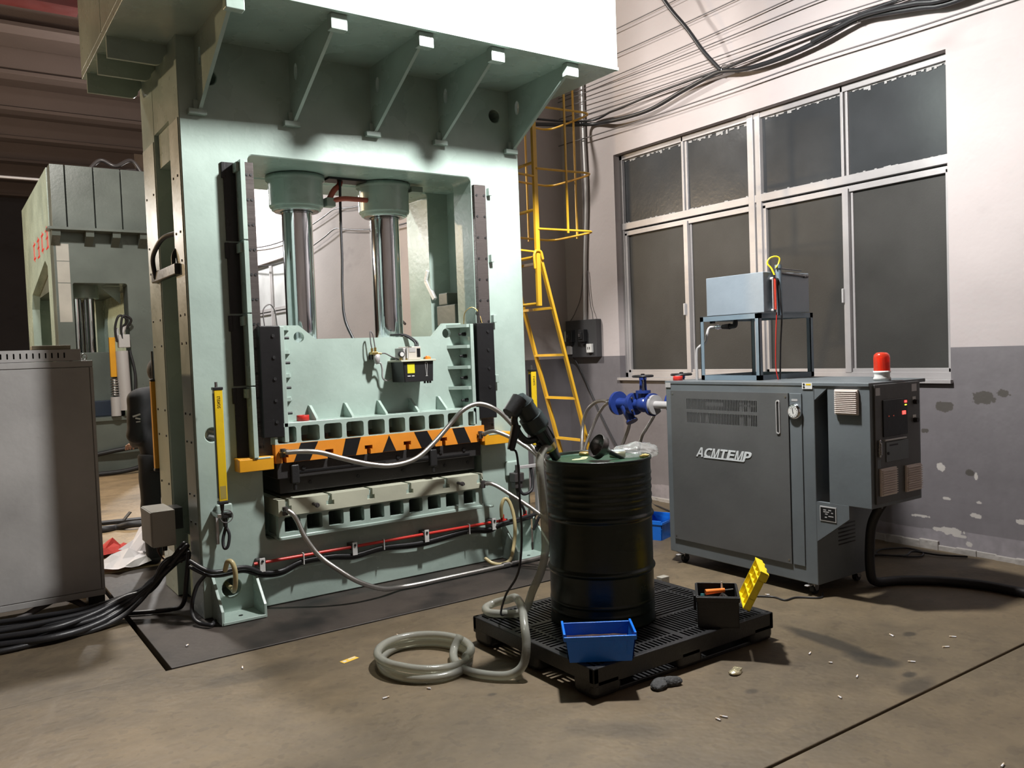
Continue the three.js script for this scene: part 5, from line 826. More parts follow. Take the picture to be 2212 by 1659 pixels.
// paper and cloth on the floor behind
{
  const sheet = (w, h, n, amp, s) => { const g = new THREE.PlaneGeometry(w, h, n, n), p = g.attributes.position; g.rotateX(-Math.PI / 2); for (let i = 0; i < p.count; i++) { const x = p.getX(i), z = p.getZ(i), k = hash(i, 3, s), e = 1 - 0.75 * Math.max(Math.abs(x) / w, Math.abs(z) / h) * 2; p.setX(i, x + (hash(i, 5, s) - 0.5) * w / n * 0.9); p.setZ(i, z + (hash(i, 7, s) - 0.5) * h / n * 0.9); p.setY(i, 0.004 + amp * Math.max(0.05, e) * (0.25 + 0.9 * k)); } const q = g.toNonIndexed(); q.computeVertexNormals(); return q; };
  solo('crumpled_paper', [tx(sheet(0.46, 0.36, 6, 0.14, 3), { r: [0, 0.4, 0], p: [1.22, 0, -7.35] })], M.paper, 'crumpled white paper sheet on the floor behind the cabinet, front one', 'paper', { at: [1.22, 0, -7.35] });
  solo('crumpled_paper', [tx(sheet(0.46, 0.4, 6, 0.24, 8), { r: [0, -0.3, 0], p: [1.5, 0.01, -7.75] })], M.paper, 'crumpled white paper sheet standing higher behind the front one', 'paper', { at: [1.5, 0, -7.75] });
  solo('red_cloth', [tx(sheet(0.4, 0.35, 6, 0.14, 15), { r: [0, 0.2, 0], p: [1.2, 0, -7.95] })], M.redCloth, 'crumpled red cloth on the floor behind the white paper', 'cloth', { at: [1.2, 0, -7.95] });
  solo('black_strap', [bar([1.2, 0.02, -9.5], [1.85, 0.02, -9.35], 0.12, 0.02), bar([1.55, 0.03, -9.4], [1.62, 0.1, -9.42], 0.05, 0.01)], M.rubber, 'black rubber strip on the far floor, the rear one of two', 'strip', { at: [1.5, 0, -9.4] });
  solo('black_strap', [tube([[1.1, 0.02, -9.1], [1.3, 0.03, -9.0], [1.42, 0.02, -9.05], [1.55, 0.05, -8.95], [1.75, 0.03, -8.95]], 0.035, { seg: 40 })], M.rubber, 'black rubber strip on the far floor, the front one of two', 'strip', { at: [1.4, 0, -9.0] });
}
// ================= the second press far behind =================
{
  const t = thing('distant_press', 'second pale green hydraulic press standing far behind at the left', 'press', [2.2, 0, -16]);
  const F = -13.9, x0 = 1.548, x1 = 2.92, zb = -18.3;
  part('front_frame', plate([[x0, 0], [x1, 0], [x1, 3.66], [x0, 3.66]], 'xy', F - 0.35, F, { holes: [rectPath(1.78, 2.52, 0.86, 2.875, 0.03)], bevel: 0.006 }), M.tealDim, t);
  part('side_frame', plate([[F - 0.35, 0], [F - 0.35, 4.62], [zb, 4.62], [zb, 0]], 'zy', x0, x0 + 0.12, { holes: [(() => { const p = new THREE.Path(); p.moveTo(-14.7, 1.0); p.lineTo(-14.7, 3.2); p.lineTo(-15.0, 3.32); p.lineTo(-17.2, 2.95); p.lineTo(-17.4, 2.7); p.lineTo(-17.4, 1.0); p.closePath(); return p; })()] }), M.teal, t);
  part('rear_frame', [box(x0 + 0.12, 2.0, 0, 4.6, zb, zb + 0.35), box(2.5, x1, 0, 4.6, zb, zb + 0.35), box(2.0, 2.5, 2.9, 4.6, zb, zb + 0.35)], M.teal, t);
  part('far_side', box(x1 - 0.12, x1, 0, 4.6, zb + 0.35, F - 0.35), M.teal, t);
  part('crown', box(x0 + 0.12, x1 - 0.12, 2.9, 4.58, zb + 0.4, F - 0.4), M.tealDim, t);
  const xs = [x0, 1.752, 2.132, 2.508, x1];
  for (let i = 0; i < 4; i++) part('crown_panel', box(xs[i] + 0.008, xs[i + 1] - 0.008, 3.67, 4.61, F - 0.36, F, 0.006), M.tealDim, t);
  part('ledge', box(x0 - 0.08, x1, 3.62, 3.66, F - 0.01, F + 0.28, 0.004), M.tealDim, t);
  for (const x of [1.52, 1.96, 2.32, 2.7]) part('ledge_bracket', plate([[F, 3.62], [F + 0.24, 3.62], [F + 0.22, 3.54], [F, 3.42]], 'zy', x, x + 0.11), M.tealDim, t);
  for (const [y0, y1] of [[3.2, 3.45], [2.88, 3.19], [2.3, 2.87]]) part('primer_patch', box(1.585, 1.75, y0, y1, F - 0.001, F + 0.003), M.boxGrey, t, { label: 'grey primer patch' });
  for (const x of [1.9, 2.1]) part('ram_rod', cyl([x, 1.6, -14.7], [x, 2.72, -14.7], 0.085, 0.085, 32), M.chrome, t);
  part('ram_cylinder', cyl([2.0, 2.7, -14.7], [2.0, 2.9, -14.7], 0.24, 0.24, 32), M.teal, t);
  part('slide', box(1.8, 2.5, 1.0, 1.85, -15.4, -14.35, 0.01), M.tealDim, t);
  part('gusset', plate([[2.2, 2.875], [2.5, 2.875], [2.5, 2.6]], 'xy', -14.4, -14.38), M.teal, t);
  part('table', [box(x0 + 0.02, x1 - 0.02, 0.8, 0.86, -16, F + 0.05, 0.006)], M.tealDim, t);
  part('dark_mould', box(1.85, 2.45, 0.86, 1.1, -15.2, -14.2, 0.01), std(C(0.02, 0.03, 0.05), 0.5, 0.1, { bumpMap: T.fine, bumpScale: 0.0005 }), t);
  part('light_curtain', box(2.216, 2.3, 1.46, 2.06, F, F + 0.06, 0.006), M.amber, t, { label: 'amber light curtain bar' });
  const sp = []; for (let i = 0; i <= 90; i++) { const a = i / 90 * Math.PI * 14; sp.push([2.26 + 0.055 * Math.cos(a), 1.18 + 0.26 * i / 90, F + 0.07 + 0.055 * Math.sin(a)]); }
  part('coil_spring', tube(sp, 0.008, { seg: 220, rad: 6 }), M.steel, t);
  part('grey_cylinder', [cyl([2.26, 0.87, F + 0.07], [2.26, 1.16, F + 0.07], 0.07, 0.07, 16), cyl([2.4, 0.95, F + 0.08], [2.38, 1.85, F + 0.08], 0.09, 0.09, 16)], M.alu, t);
  part('valve_cluster', [box(2.34, 2.5, 1.9, 2.1, F, F + 0.12, 0.01), box(2.3, 2.36, 2.0, 2.2, F, F + 0.08, 0.01), cyl([2.4, 2.1, F + 0.06], [2.45, 2.25, F + 0.06], 0.03, 0.03, 10)], M.alu, t);
  for (const [a, b] of [[2.42, 2.3], [2.48, 2.38]]) part('control_hose', tube([[a, 2.2, F + 0.06], [a + 0.05, 2.32, F + 0.12], [a - 0.06, 2.38, F + 0.14], [b, 2.2, F + 0.12], [b + 0.02, 2.0, F + 0.1]], 0.018), M.rubber, t);
  part('control_hose', tube([[2.5, 1.85, F + 0.05], [2.55, 1.5, F + 0.09], [2.52, 1.1, F + 0.1], [2.48, 0.9, F + 0.06]], 0.02), M.rubber, t);
  part('floor_hose', tube([[1.9, 0.3, F + 0.04], [2.3, 0.36, F + 0.1], [2.62, 0.38, F + 0.12], [2.75, 0.3, F + 0.15], [2.6, 0.12, F + 0.25], [2.3, 0.05, F + 0.3], [1.8, 0.04, F + 0.3]], 0.035, { seg: 60 }), M.rubber, t);
  // four red characters painted on the side plate
  const red = std(C(0.55, 0.03, 0.025), 0.5, 0, { bumpMap: T.fine, bumpScale: 0.0003 });
  for (let i = 0; i < 4; i++) {
    const z = -14.55 - i * 0.62, y = 3.62, st = (z0, z1, y0, y1) => box(x0 - 0.004, x0 + 0.001, y + y0, y + y1, z + z0, z + z1), gs = [st(-0.17, 0.17, 0.1, 0.13), st(-0.02, 0.02, -0.17, 0.17)];
    if (i % 2) gs.push(st(-0.17, 0.17, -0.13, -0.1), st(-0.14, -0.11, -0.1, 0.1)); else gs.push(st(-0.14, 0.14, -0.02, 0.01), st(-0.17, 0.17, -0.17, -0.14), st(0.1, 0.13, -0.14, 0.1));
    part('red_character', gs, red, t);
  }
  part('roof_clutter', [box(2.3, 2.9, 4.62, 4.7, -14.9, -14.3, 0.01), cyl([2.0, 4.66, -14.5], [2.9, 4.7, -14.4], 0.05, 0.05, 8), tube([[2.1, 4.6, -14.2], [2.3, 4.8, -14.25], [2.5, 4.72, -14.2], [2.75, 4.85, -14.3], [2.9, 4.66, -14.3]], 0.03)], M.darkSteel, t, { label: 'pipes and hoses on the press roof' });
}
solo('crane_girder', [box(-6, 2.37, 7.68, 7.88, -16.15, -15.85, 0.01), box(-6, 2.37, 7.66, 7.69, -16.22, -15.78)], paint(C(0.1, 0.015, 0.013), 0.6), 'dark red crane girder high under the roof above the second press', 'girder', { at: [-2, 7.66, -16] });
// ================= the man standing behind the press =================
{
  function sdfMesh(sdf, [cx, cy, cz], half, res) {
    const mc = new MarchingCubes(res, new THREE.MeshStandardMaterial(), false, false, 240000); mc.isolation = 0;
    const h = res / 2; let i = 0;
    for (let z = 0; z < res; z++) for (let y = 0; y < res; y++) for (let x = 0; x < res; x++) mc.field[i++] = -sdf(cx + (x - h) / h * half, cy + (y - h) / h * half, cz + (z - h) / h * half);
    mc.update(); const n = mc.count, g = new THREE.BufferGeometry();
    const p = new Float32Array(mc.positionArray.slice(0, n * 3)), q = new Float32Array(mc.normalArray.slice(0, n * 3));
    for (let k = 0; k < n; k++) { p[k * 3] = p[k * 3] * half + cx; p[k * 3 + 1] = p[k * 3 + 1] * half + cy; p[k * 3 + 2] = p[k * 3 + 2] * half + cz; }
    g.setAttribute('position', new THREE.BufferAttribute(p, 3)); g.setAttribute('normal', new THREE.BufferAttribute(q, 3)); g.setAttribute('uv', new THREE.BufferAttribute(new Float32Array(n * 2), 2));
    return g;
  }
  const cap = (a, b, r0, r1) => { const dx = b[0] - a[0], dy = b[1] - a[1], dz = b[2] - a[2], L = dx * dx + dy * dy + dz * dz; return (x, y, z) => { const px = x - a[0], py = y - a[1], pz = z - a[2], t = Math.max(0, Math.min(1, (px * dx + py * dy + pz * dz) / L)); return Math.hypot(px - dx * t, py - dy * t, pz - dz * t) - (r0 + (r1 - r0) * t); }; };
  const ell = (c, r) => (x, y, z) => { const a = (x - c[0]) / r[0], b = (y - c[1]) / r[1], d = (z - c[2]) / r[2], k = Math.sqrt(a * a + b * b + d * d); return (k - 1) * Math.min(...r); };
  const smin = (list, k) => (x, y, z) => { let d = 1e3; for (const f of list) { const e = f(x, y, z), h = Math.max(0, Math.min(1, 0.5 + 0.5 * (e - d) / k)); d = e + (d - e) * h - k * h * (1 - h); } return d; };
  // local frame: faces -z, right hand at +x, feet at 0
  const neck = [0, 1.4, 0.01], head = [0.012, 1.555, -0.005], sh = s => [0.175 * s, 1.345, 0.015], el = s => [0.225 * s, 1.07, 0.05], wr = s => [0.13 * s, 0.98, -0.2];
  const hip = s => [0.095 * s, 0.86, 0], kn = s => [0.11 * s, 0.46, -0.015], an = s => [0.115 * s, 0.08, 0.02];
  const yaw = 0.75, cy = Math.cos(yaw), sy = Math.sin(yaw);   // head turned to his right
  const hd = f => (x, y, z) => { const X = x - head[0], Z = z - head[2]; return f(X * cy + Z * sy, y - head[1], -X * sy + Z * cy); };
  const face = hd(smin([ell([0, 0.015, 0.005], [0.077, 0.105, 0.096]), ell([0, -0.055, -0.03], [0.058, 0.06, 0.062]), cap([0, 0.012, -0.094], [0, -0.022, -0.112], 0.009, 0.013), ell([0, -0.05, -0.09], [0.024, 0.008, 0.01]), ell([0, 0.03, -0.085], [0.05, 0.01, 0.012]), ell([0.079, -0.005, 0.005], [0.008, 0.03, 0.018]), ell([-0.079, -0.005, 0.005], [0.008, 0.03, 0.018])], 0.014));
  const body = smin([cap(neck, [0.005, 1.49, 0], 0.056, 0.053), face, ell([0, 1.22, 0], [0.165, 0.19, 0.1]), ell([0, 0.96, 0], [0.15, 0.15, 0.1]), ...[-1, 1].flatMap(s => [cap([0, 1.36, 0.01], sh(s), 0.06, 0.058), cap(sh(s), el(s), 0.05, 0.04), cap(el(s), wr(s), 0.038, 0.027), cap(hip(s), kn(s), 0.075, 0.05), cap(kn(s), an(s), 0.05, 0.036)])], 0.03);
  const skin = std(C(0.36, 0.2, 0.14), 0.55, 0, { bumpMap: T.fine, bumpScale: 0.0004 }), jk = std(C(0.005, 0.005, 0.0065), 0.8, 0, { bumpMap: T.rough, bumpScale: 0.004 }), tr = std(C(0.009, 0.009, 0.01), 0.85, 0, { bumpMap: T.rough, bumpScale: 0.003 });
  const at = [1.52, 0, -7.3];
  const man = thing('person', 'man in dark jacket and trousers standing half hidden behind the press', 'person', at, { turn: 0.2, local: true });
  // hands: palm, four fingers and a thumb, gently curled
  const hand = s => { const w = wr(s), P = (x, y, z) => [w[0] + x * s, w[1] + y, w[2] + z], L = [cap(P(0, 0, 0.01), P(0, -0.01, -0.02), 0.026, 0.026), cap(P(-0.018, -0.012, -0.03), P(-0.022, -0.018, -0.08), 0.015, 0.013), cap(P(0.014, -0.012, -0.03), P(0.018, -0.018, -0.08), 0.015, 0.013)]; [[-0.03, 0.036], [-0.01, 0.042], [0.01, 0.039], [0.029, 0.03]].forEach(([x, l]) => { L.push(cap(P(x, -0.018, -0.08), P(x * 1.1, -0.03, -0.08 - l * 0.9), 0.0088, 0.0082), cap(P(x * 1.1, -0.03, -0.08 - l * 0.9), P(x * 1.1, -0.058, -0.085 - l * 1.3), 0.0082, 0.0072)); }); L.push(cap(P(-0.028, -0.012, -0.02), P(-0.055, -0.03, -0.05), 0.012, 0.0095), cap(P(-0.055, -0.03, -0.05), P(-0.058, -0.05, -0.078), 0.0095, 0.008)); return smin(L, 0.006); };
  const bodyG = [sdfMesh(body, [0, 0.86, 0], 0.88, 130), sdfMesh(face, [head[0], head[1], head[2]], 0.15, 80), ...[-1, 1].map(s => sdfMesh(hand(s), [wr(s)[0], wr(s)[1] - 0.03, wr(s)[2] - 0.06], 0.13, 70))];
  part('body', bodyG, skin, man);
  const hair = hd((x, y, z) => Math.max(ell([0, 0.022, 0.012], [0.085, 0.105, 0.1])(x, y, z), -(y + 0.028 - (z - 0.0) * -0.45 + (z < -0.03 ? -0.06 : 0) * 0), z < -0.055 ? (0.075 - y) : -1));
  part('hair', sdfMesh(hair, [head[0], head[1], head[2]], 0.15, 64), std(C(0.02, 0.018, 0.017), 0.75, 0, { bumpMap: T.fine, bumpScale: 0.002 }), man);
  const jacket = smin([ell([0, 1.23, 0.005], [0.2, 0.2, 0.135]), ell([0, 1.0, 0], [0.185, 0.2, 0.13]), cap([0, 0.82, 0], [0, 0.95, 0], 0.15, 0.15), cap([-0.05, 1.37, 0.02], [0.05, 1.37, 0.02], 0.085, 0.085), cap([0, 1.39, 0.015], [0, 1.44, 0.008], 0.074, 0.068), ...[-1, 1].flatMap(s => [cap([0.05 * s, 1.36, 0.015], sh(s), 0.075, 0.082), cap(sh(s), el(s), 0.08, 0.066), cap(el(s), wr(s), 0.064, 0.046)])], 0.035);
  const wr2 = (x, y, z) => 0.006 * (vnoise(x * 14 + 40, y * 9 + 40 + z * 6, 128, 3) - 0.5) * 2;
  const jm = part('jacket', sdfMesh((x, y, z) => Math.max(jacket(x, y, z) + wr2(x, y, z), 0.755 - y, y - 1.445), [0, 1.1, 0], 0.42, 90), jk, man);
  part('sleeve_emblem', [tx(box(-0.03, 0.03, -0.006, 0.008, 0, 0.004, 0.002), { r: [0, -0.5, 0.35], p: [-0.235, 1.225, 0.115] }), tx(box(-0.018, 0.02, -0.006, 0.006, 0, 0.004, 0.002), { r: [0, -0.5, -0.3], p: [-0.228, 1.2, 0.118] }), tx(box(-0.02, 0.012, -0.005, 0.005, 0, 0.004, 0.002), { r: [0, -0.5, 0.1], p: [-0.222, 1.175, 0.118] })], M.cabinet, jm);
  part('jacket_hem', (() => { const g = new THREE.TorusGeometry(0.15, 0.006, 6, 40); g.rotateX(Math.PI / 2); g.scale(1.04, 1, 1.0); g.translate(0, 0.765, 0); return g; })(), jk, jm);
  const trou = smin([cap([-0.05, 0.88, 0], [0.05, 0.88, 0], 0.115, 0.115), ...[-1, 1].flatMap(s => [cap(hip(s), kn(s), 0.1, 0.075), cap(kn(s), an(s), 0.074, 0.062)])], 0.03);
  part('trousers', sdfMesh((x, y, z) => Math.max(trou(x, y, z) + wr2(x, y, z), 0.05 - y, y - 0.9), [0, 0.48, 0], 0.5, 90), tr, man);
  for (const s of [-1, 1]) part('shoe', sdfMesh((x, y, z) => Math.max(smin([cap([an(s)[0], 0.05, 0.03], [an(s)[0] + 0.02 * s, 0.04, -0.14], 0.045, 0.042), cap([an(s)[0], 0.09, 0.02], [an(s)[0], 0.05, 0.02], 0.045, 0.046)], 0.03)(x, y, z), 0.002 - y), [an(s)[0], 0.06, -0.05], 0.17, 50), M.rubber, man);
}
// ================= things fitted on the press =================
{ // light curtains
  const curtain = (label, x0, x1, y0, y1, z0, z1, s) => {
    const t = thing('light_curtain', label, 'light curtain', [(x0 + x1) / 2, y0, (z0 + z1) / 2]);
    const b = part('curtain_body', box(x0, x1, y0, y1, z0, z1, 0.004), M.yellow, t);
    part('sensor_window', box(x0 - 0.002, x0 + 0.002, y0 + 0.02, y1 - 0.02, z0 + 0.008, z1 - 0.008), M.blackPlastic, b);
    part('end_cap', box(x0 - 0.004, x1 + 0.004, y1, y1 + 0.018, z0 - 0.003, z1 + 0.003, 0.003), M.blackPlastic, t); part('end_cap', box(x0 - 0.003, x1 + 0.003, y0 - 0.02, y0, z0 - 0.003, z1 + 0.003, 0.003), M.blackPlastic, t);
    const xc = (x0 + x1) / 2 - 0.006, zc = (z0 + z1) / 2;
    part('cap_stud', cyl([xc, y1 + 0.018, zc], [xc, y1 + 0.05, zc], 0.009, 0.009, 10), M.steel, t);
    part('plug', [cyl([xc, y0 - 0.02, zc], [xc, y0 - 0.06, zc], 0.014, 0.01, 10), cyl([xc, y0 - 0.06, zc], [xc, y0 - 0.09, zc], 0.008, 0.008, 8)], M.blackPlastic, t);
    const g = text('SOKELI', 0.017, 0.001); g.rotateZ(Math.PI / 2); g.translate(xc + 0.006, y1 - 0.075, z1 + 0.0002);
    part('lettering', g, M.blackPaint, b);
    part('rating_label', box(x0 + 0.008, x1 - 0.008, y0 + 0.015, y0 + 0.095, z1, z1 + 0.0008), std(C(0.42, 0.33, 0.08), 0.5, 0, { map: T.wear }), b);
    return t;
  };
  curtain('yellow light curtain bar lettered SOKELI in front of the left press post', 1.42, 1.472, 0.758, 1.45, -5.33, -5.285);
  curtain('yellow light curtain bar lettered SOKELI at the right edge of the press', 3.935, 3.985, 0.862, 1.455, -5.46, -5.415);
  { const t = thing('light_curtain', 'amber light curtain bar on the rear edge of the left rear post', 'light curtain', [1.33, 0.86, -6.54]); part('curtain_body', box(1.305, 1.355, 0.86, 1.5, -6.56, -6.515, 0.004), M.amber, t); part('end_cap', box(1.302, 1.358, 1.5, 1.518, -6.562, -6.513, 0.003), M.blackPlastic, t); part('end_cap', box(1.302, 1.358, 0.842, 0.86, -6.562, -6.513, 0.003), M.blackPlastic, t); part('cap_stud', cyl([1.33, 1.518, -6.54], [1.33, 1.72, -6.54], 0.009, 0.009, 8), M.blackPlastic, t); }
  const m = thing('sensor_mount', 'grey clamp with dark plug below the left light curtain', 'mount', [1.45, 0.62, -5.38]);
  part('mount_plate', box(1.43, 1.535, 0.645, 0.72, -5.44, -5.41, 0.012), M.teal, m); part('mount_arm', box(1.405, 1.43, 0.655, 0.68, -5.44, -5.29, 0.003), M.steel, m);
  part('connector', [box(1.455, 1.515, 0.635, 0.67, -5.41, -5.36, 0.006), cyl([1.475, 0.64, -5.385], [1.475, 0.58, -5.38], 0.016, 0.013, 10)], M.blackPlastic, m); part('mount_rail', box(1.425, 1.44, 0.47, 0.66, -5.43, -5.405), M.alu, m);
  part('sensor_lead', tube([[1.475, 0.585, -5.38], [1.49, 0.53, -5.36], [1.475, 0.46, -5.35], [1.455, 0.45, -5.36], [1.455, 0.5, -5.38], [1.48, 0.58, -5.39]], 0.01, { seg: 50 }), M.cable, m);
  const w = new THREE.TorusGeometry(0.04, 0.003, 6, 28); w.translate(1.475, 0.65, -5.35); part('coiled_wire', w, M.wire, m);
  const r = thing('valve_mount', 'grey valve block and pipe stand at the right foot of the press', 'valve', [3.75, 0.3, -5.38]);
  part('mount_plate', box(3.66, 3.78, 0.64, 0.76, -5.44, -5.41, 0.016), M.teal, r); part('valve_block', [box(3.68, 3.77, 0.6, 0.67, -5.41, -5.33, 0.006), box(3.69, 3.76, 0.55, 0.6, -5.4, -5.34, 0.006), cyl([3.735, 0.67, -5.37], [3.735, 0.73, -5.37], 0.02, 0.02, 10)], M.darkSteel, r);
  part('stand_arm', box(3.74, 3.99, 0.695, 0.72, -5.385, -5.36, 0.003), M.alu, r); part('stand_post', box(3.93, 3.965, 0.3, 0.86, -5.42, -5.38, 0.003), M.alu, r);
  part('filter_cup', [cyl([3.99, 0.42, -5.36], [3.99, 0.66, -5.36], 0.045, 0.045, 16), cyl([3.99, 0.66, -5.36], [3.99, 0.72, -5.36], 0.035, 0.03, 12)], M.darkSteel, r);
  part('air_hose', tube([[3.73, 0.56, -5.36], [3.76, 0.5, -5.34], [3.84, 0.52, -5.34], [3.87, 0.6, -5.36], [3.87, 0.69, -5.38]], 0.012), M.rubber, r); part('air_hose', tube([[3.72, 0.55, -5.37], [3.74, 0.45, -5.36], [3.78, 0.36, -5.36], [3.8, 0.3, -5.38]], 0.011), M.rubber, r); part('air_hose', tube([[4.0, 0.42, -5.35], [3.98, 0.35, -5.33], [3.92, 0.3, -5.35], [3.88, 0.2, -5.38]], 0.013), M.rubber, r);
  for (const x of [3.575, 3.79]) { part('red_tee', [cyl([x, 0.3, -5.37], [x, 0.36, -5.37], 0.016, 0.016, 10), cyl([x - 0.03, 0.31, -5.37], [x + 0.03, 0.31, -5.37], 0.016, 0.016, 10)], M.red, r); }
}
{ // red pipe and cables along the foot
  const p = thing('red_pipe', 'thin red air pipe clipped along the foot of the press', 'pipe', [2.6, 0.3, -5.38]);
  part('pipe_run', cyl([1.64, 0.312, -5.375], [3.62, 0.312, -5.375], 0.011, 0.011, 12), M.red, p);
  for (const x of [1.69, 2.335, 2.9, 3.49]) { const c = part('pipe_clip', box(x - 0.018, x + 0.018, 0.255, 0.345, -5.362, -5.355, 0.002), M.white, p); part('clip_block', box(x - 0.025, x + 0.025, 0.29, 0.335, -5.44, -5.362, 0.005), M.darkSteel, c); part('clip_bolt', disc([x, 0.325, -5.353], [0, 0, 1], 0.009, 0.006, 8), M.blackSteel, c); }
  for (const x of [1.97, 2.56, 3.27]) part('cable_tie', box(x - 0.003, x + 0.003, 0.255, 0.33, -5.392, -5.36), M.white, p);
  solo('foot_cable', [tube([[1.28, 0.37, -5.5], [1.34, 0.33, -5.34], [1.415, 0.318, -5.31], [1.568, 0.312, -5.34], [1.693, 0.25, -5.37], [1.822, 0.235, -5.385], [1.97, 0.275, -5.385], [2.18, 0.272, -5.385], [2.35, 0.25, -5.385], [2.56, 0.268, -5.385], [2.88, 0.252, -5.385], [3.27, 0.282, -5.385], [3.465, 0.262, -5.385], [3.56, 0.3, -5.34], [3.76, 0.315, -5.34], [3.95, 0.31, -5.42], [4.05, 0.28, -5.6]], 0.0145, { seg: 160 })], M.cable, 'thick black cable slung below the red pipe, upper strand', 'cable', { at: [2.6, 0.25, -5.38] });
  solo('foot_cable', [tube([[1.28, 0.33, -5.52], [1.34, 0.3, -5.37], [1.42, 0.285, -5.34], [1.57, 0.28, -5.37], [1.7, 0.22, -5.4], [1.83, 0.208, -5.41], [1.97, 0.252, -5.41], [2.18, 0.25, -5.41], [2.35, 0.226, -5.41], [2.56, 0.246, -5.41], [2.88, 0.226, -5.41], [3.27, 0.258, -5.41], [3.465, 0.236, -5.41], [3.56, 0.27, -5.38], [3.76, 0.285, -5.38], [3.95, 0.28, -5.46]], 0.012, { seg: 160 })], M.cable, 'thick black cable slung below the red pipe, lower strand', 'cable', { at: [2.6, 0.22, -5.41] });
}
solo('drain_hose', [tube([[1.432, 0.33, -5.28], [1.44, 0.385, -5.25], [1.458, 0.385, -5.22], [1.472, 0.33, -5.21], [1.476, 0.25, -5.23], [1.48, 0.19, -5.28], [1.505, 0.17, -5.42], [1.51, 0.17, -5.6]], 0.0155, { seg: 70, rad: 12 })], M.yellowHose, 'short yellowed drain hose bent into the round hole of the left press foot', 'hose', { at: [1.48, 0.17, -5.3] });
solo('drain_hose', [tube([[3.555, 0.35, -5.35], [3.55, 0.43, -5.34], [3.575, 0.487, -5.33], [3.606, 0.46, -5.31], [3.622, 0.354, -5.28], [3.607, 0.234, -5.25], [3.572, 0.12, -5.23], [3.515, 0.045, -5.2], [3.45, 0.02, -5.22], [3.4, 0.03, -5.27], [3.37, 0.06, -5.31]], 0.014, { seg: 90, rad: 12 })], M.yellowHose, 'long yellowed drain hose looping to the floor at the right press foot', 'hose', { at: [3.6, 0, -5.25] });
// braided heating hoses on the platens
{
  const fit = (name, label, p, d) => { const t = thing('hose_fitting', label, 'fitting', p); const q = k => [p[0] + d[0] * k, p[1] + d[1] * k, p[2] + d[2] * k]; part('hex_nut', [cyl(q(0), q(0.03), 0.022, 0.022, 6), cyl(q(0.04), q(0.06), 0.019, 0.019, 6)], M.steel, t); part('elbow', [cyl(q(0.02), q(0.045), 0.016, 0.016, 12), cyl([p[0], p[1] + 0.02, p[2] + 0.02], [p[0], p[1] - 0.035, p[2] + 0.02], 0.018, 0.018, 6)], M.darkSteel, t); };
  fit('f', 'steel elbow fitting on the left end of the orange platen', [1.845, 1.025, -5.335], [0.3, 0, 0.95]);
  fit('f', 'steel elbow fitting on the right end of the orange platen', [3.37, 1.01, -5.335], [0.3, 0, 0.95]);
  fit('f', 'steel elbow fitting on the left end of the cream bolster', [1.84, 0.645, -5.33], [0.3, -0.1, 0.95]);
  fit('f', 'steel elbow fitting on the right end of the cream bolster', [3.37, 0.635, -5.33], [0.4, 0, 0.9]);
  hose('braided steel hose swinging in an S across the orange platen', [[1.86, 1.022, -5.28], [1.946, 1.022, -5.25], [2.052, 1.009, -5.21], [2.195, 0.958, -5.18], [2.378, 0.901, -5.15], [2.544, 0.877, -5.14], [2.723, 0.906, -5.14], [2.874, 1.005, -5.14], [3.006, 1.126, -5.13], [3.088, 1.213, -5.1], [3.18, 1.254, -5.07], [3.26, 1.24, -5.03], [3.338, 1.189, -5.0], [3.395, 1.122, -4.97], [3.458, 1.026, -4.92], [3.506, 0.933, -4.85], [3.58, 0.78, -4.75], [3.7, 0.5, -4.7], [3.85, 0.2, -4.75], [4.0, 0.02, -4.85]], 0.0165);
  part('wire_wrap', [tube([[3.395, 1.14, -4.955], [3.41, 1.1, -4.95], [3.43, 1.07, -4.945], [3.46, 1.03, -4.92]], 0.0185)], M.darkSteel, scene.getObjectByName('braided_hose_004'));
  hose('braided steel hose leaving the right end of the orange platen', [[3.385, 1.012, -5.28], [3.405, 1.025, -5.25], [3.432, 1.029, -5.2], [3.492, 0.991, -5.12], [3.545, 0.934, -5.02], [3.6, 0.842, -4.9], [3.68, 0.65, -4.82], [3.85, 0.3, -4.85], [4.05, 0.02, -4.95]], 0.0155);
  hose('braided steel hose leaving the right end of the cream bolster', [[3.385, 0.635, -5.285], [3.41, 0.633, -5.25], [3.445, 0.607, -5.2], [3.5, 0.545, -5.1], [3.579, 0.46, -4.98], [3.66, 0.36, -4.9], [3.8, 0.15, -4.9], [3.95, 0.02, -5.0]], 0.0155);
  hose('braided steel hose hanging from the cream bolster and lying along the floor', [[1.85, 0.642, -5.28], [1.872, 0.62, -5.26], [1.9, 0.565, -5.25], [1.931, 0.468, -5.22], [2.004, 0.342, -5.18], [2.102, 0.245, -5.12], [2.24, 0.14, -5.09], [2.42, 0.055, -5.12], [2.58, 0.022, -5.18], [2.738, 0.017, -5.178], [2.928, 0.017, -5.182], [3.242, 0.017, -5.182], [3.565, 0.017, -5.19], [3.788, 0.017, -5.2], [4.093, 0.017, -5.3], [4.3, 0.017, -5.2]], 0.0165);
  solo('hose_coupling', [cyl([3.44, 0.019, -5.187], [3.5, 0.019, -5.188], 0.022, 0.022, 6), cyl([3.52, 0.019, -5.189], [3.58, 0.019, -5.19], 0.02, 0.02, 10)], M.steel, 'shiny hose coupling on the braided hose on the floor', 'coupling', { at: [3.5, 0, -5.19] });
}
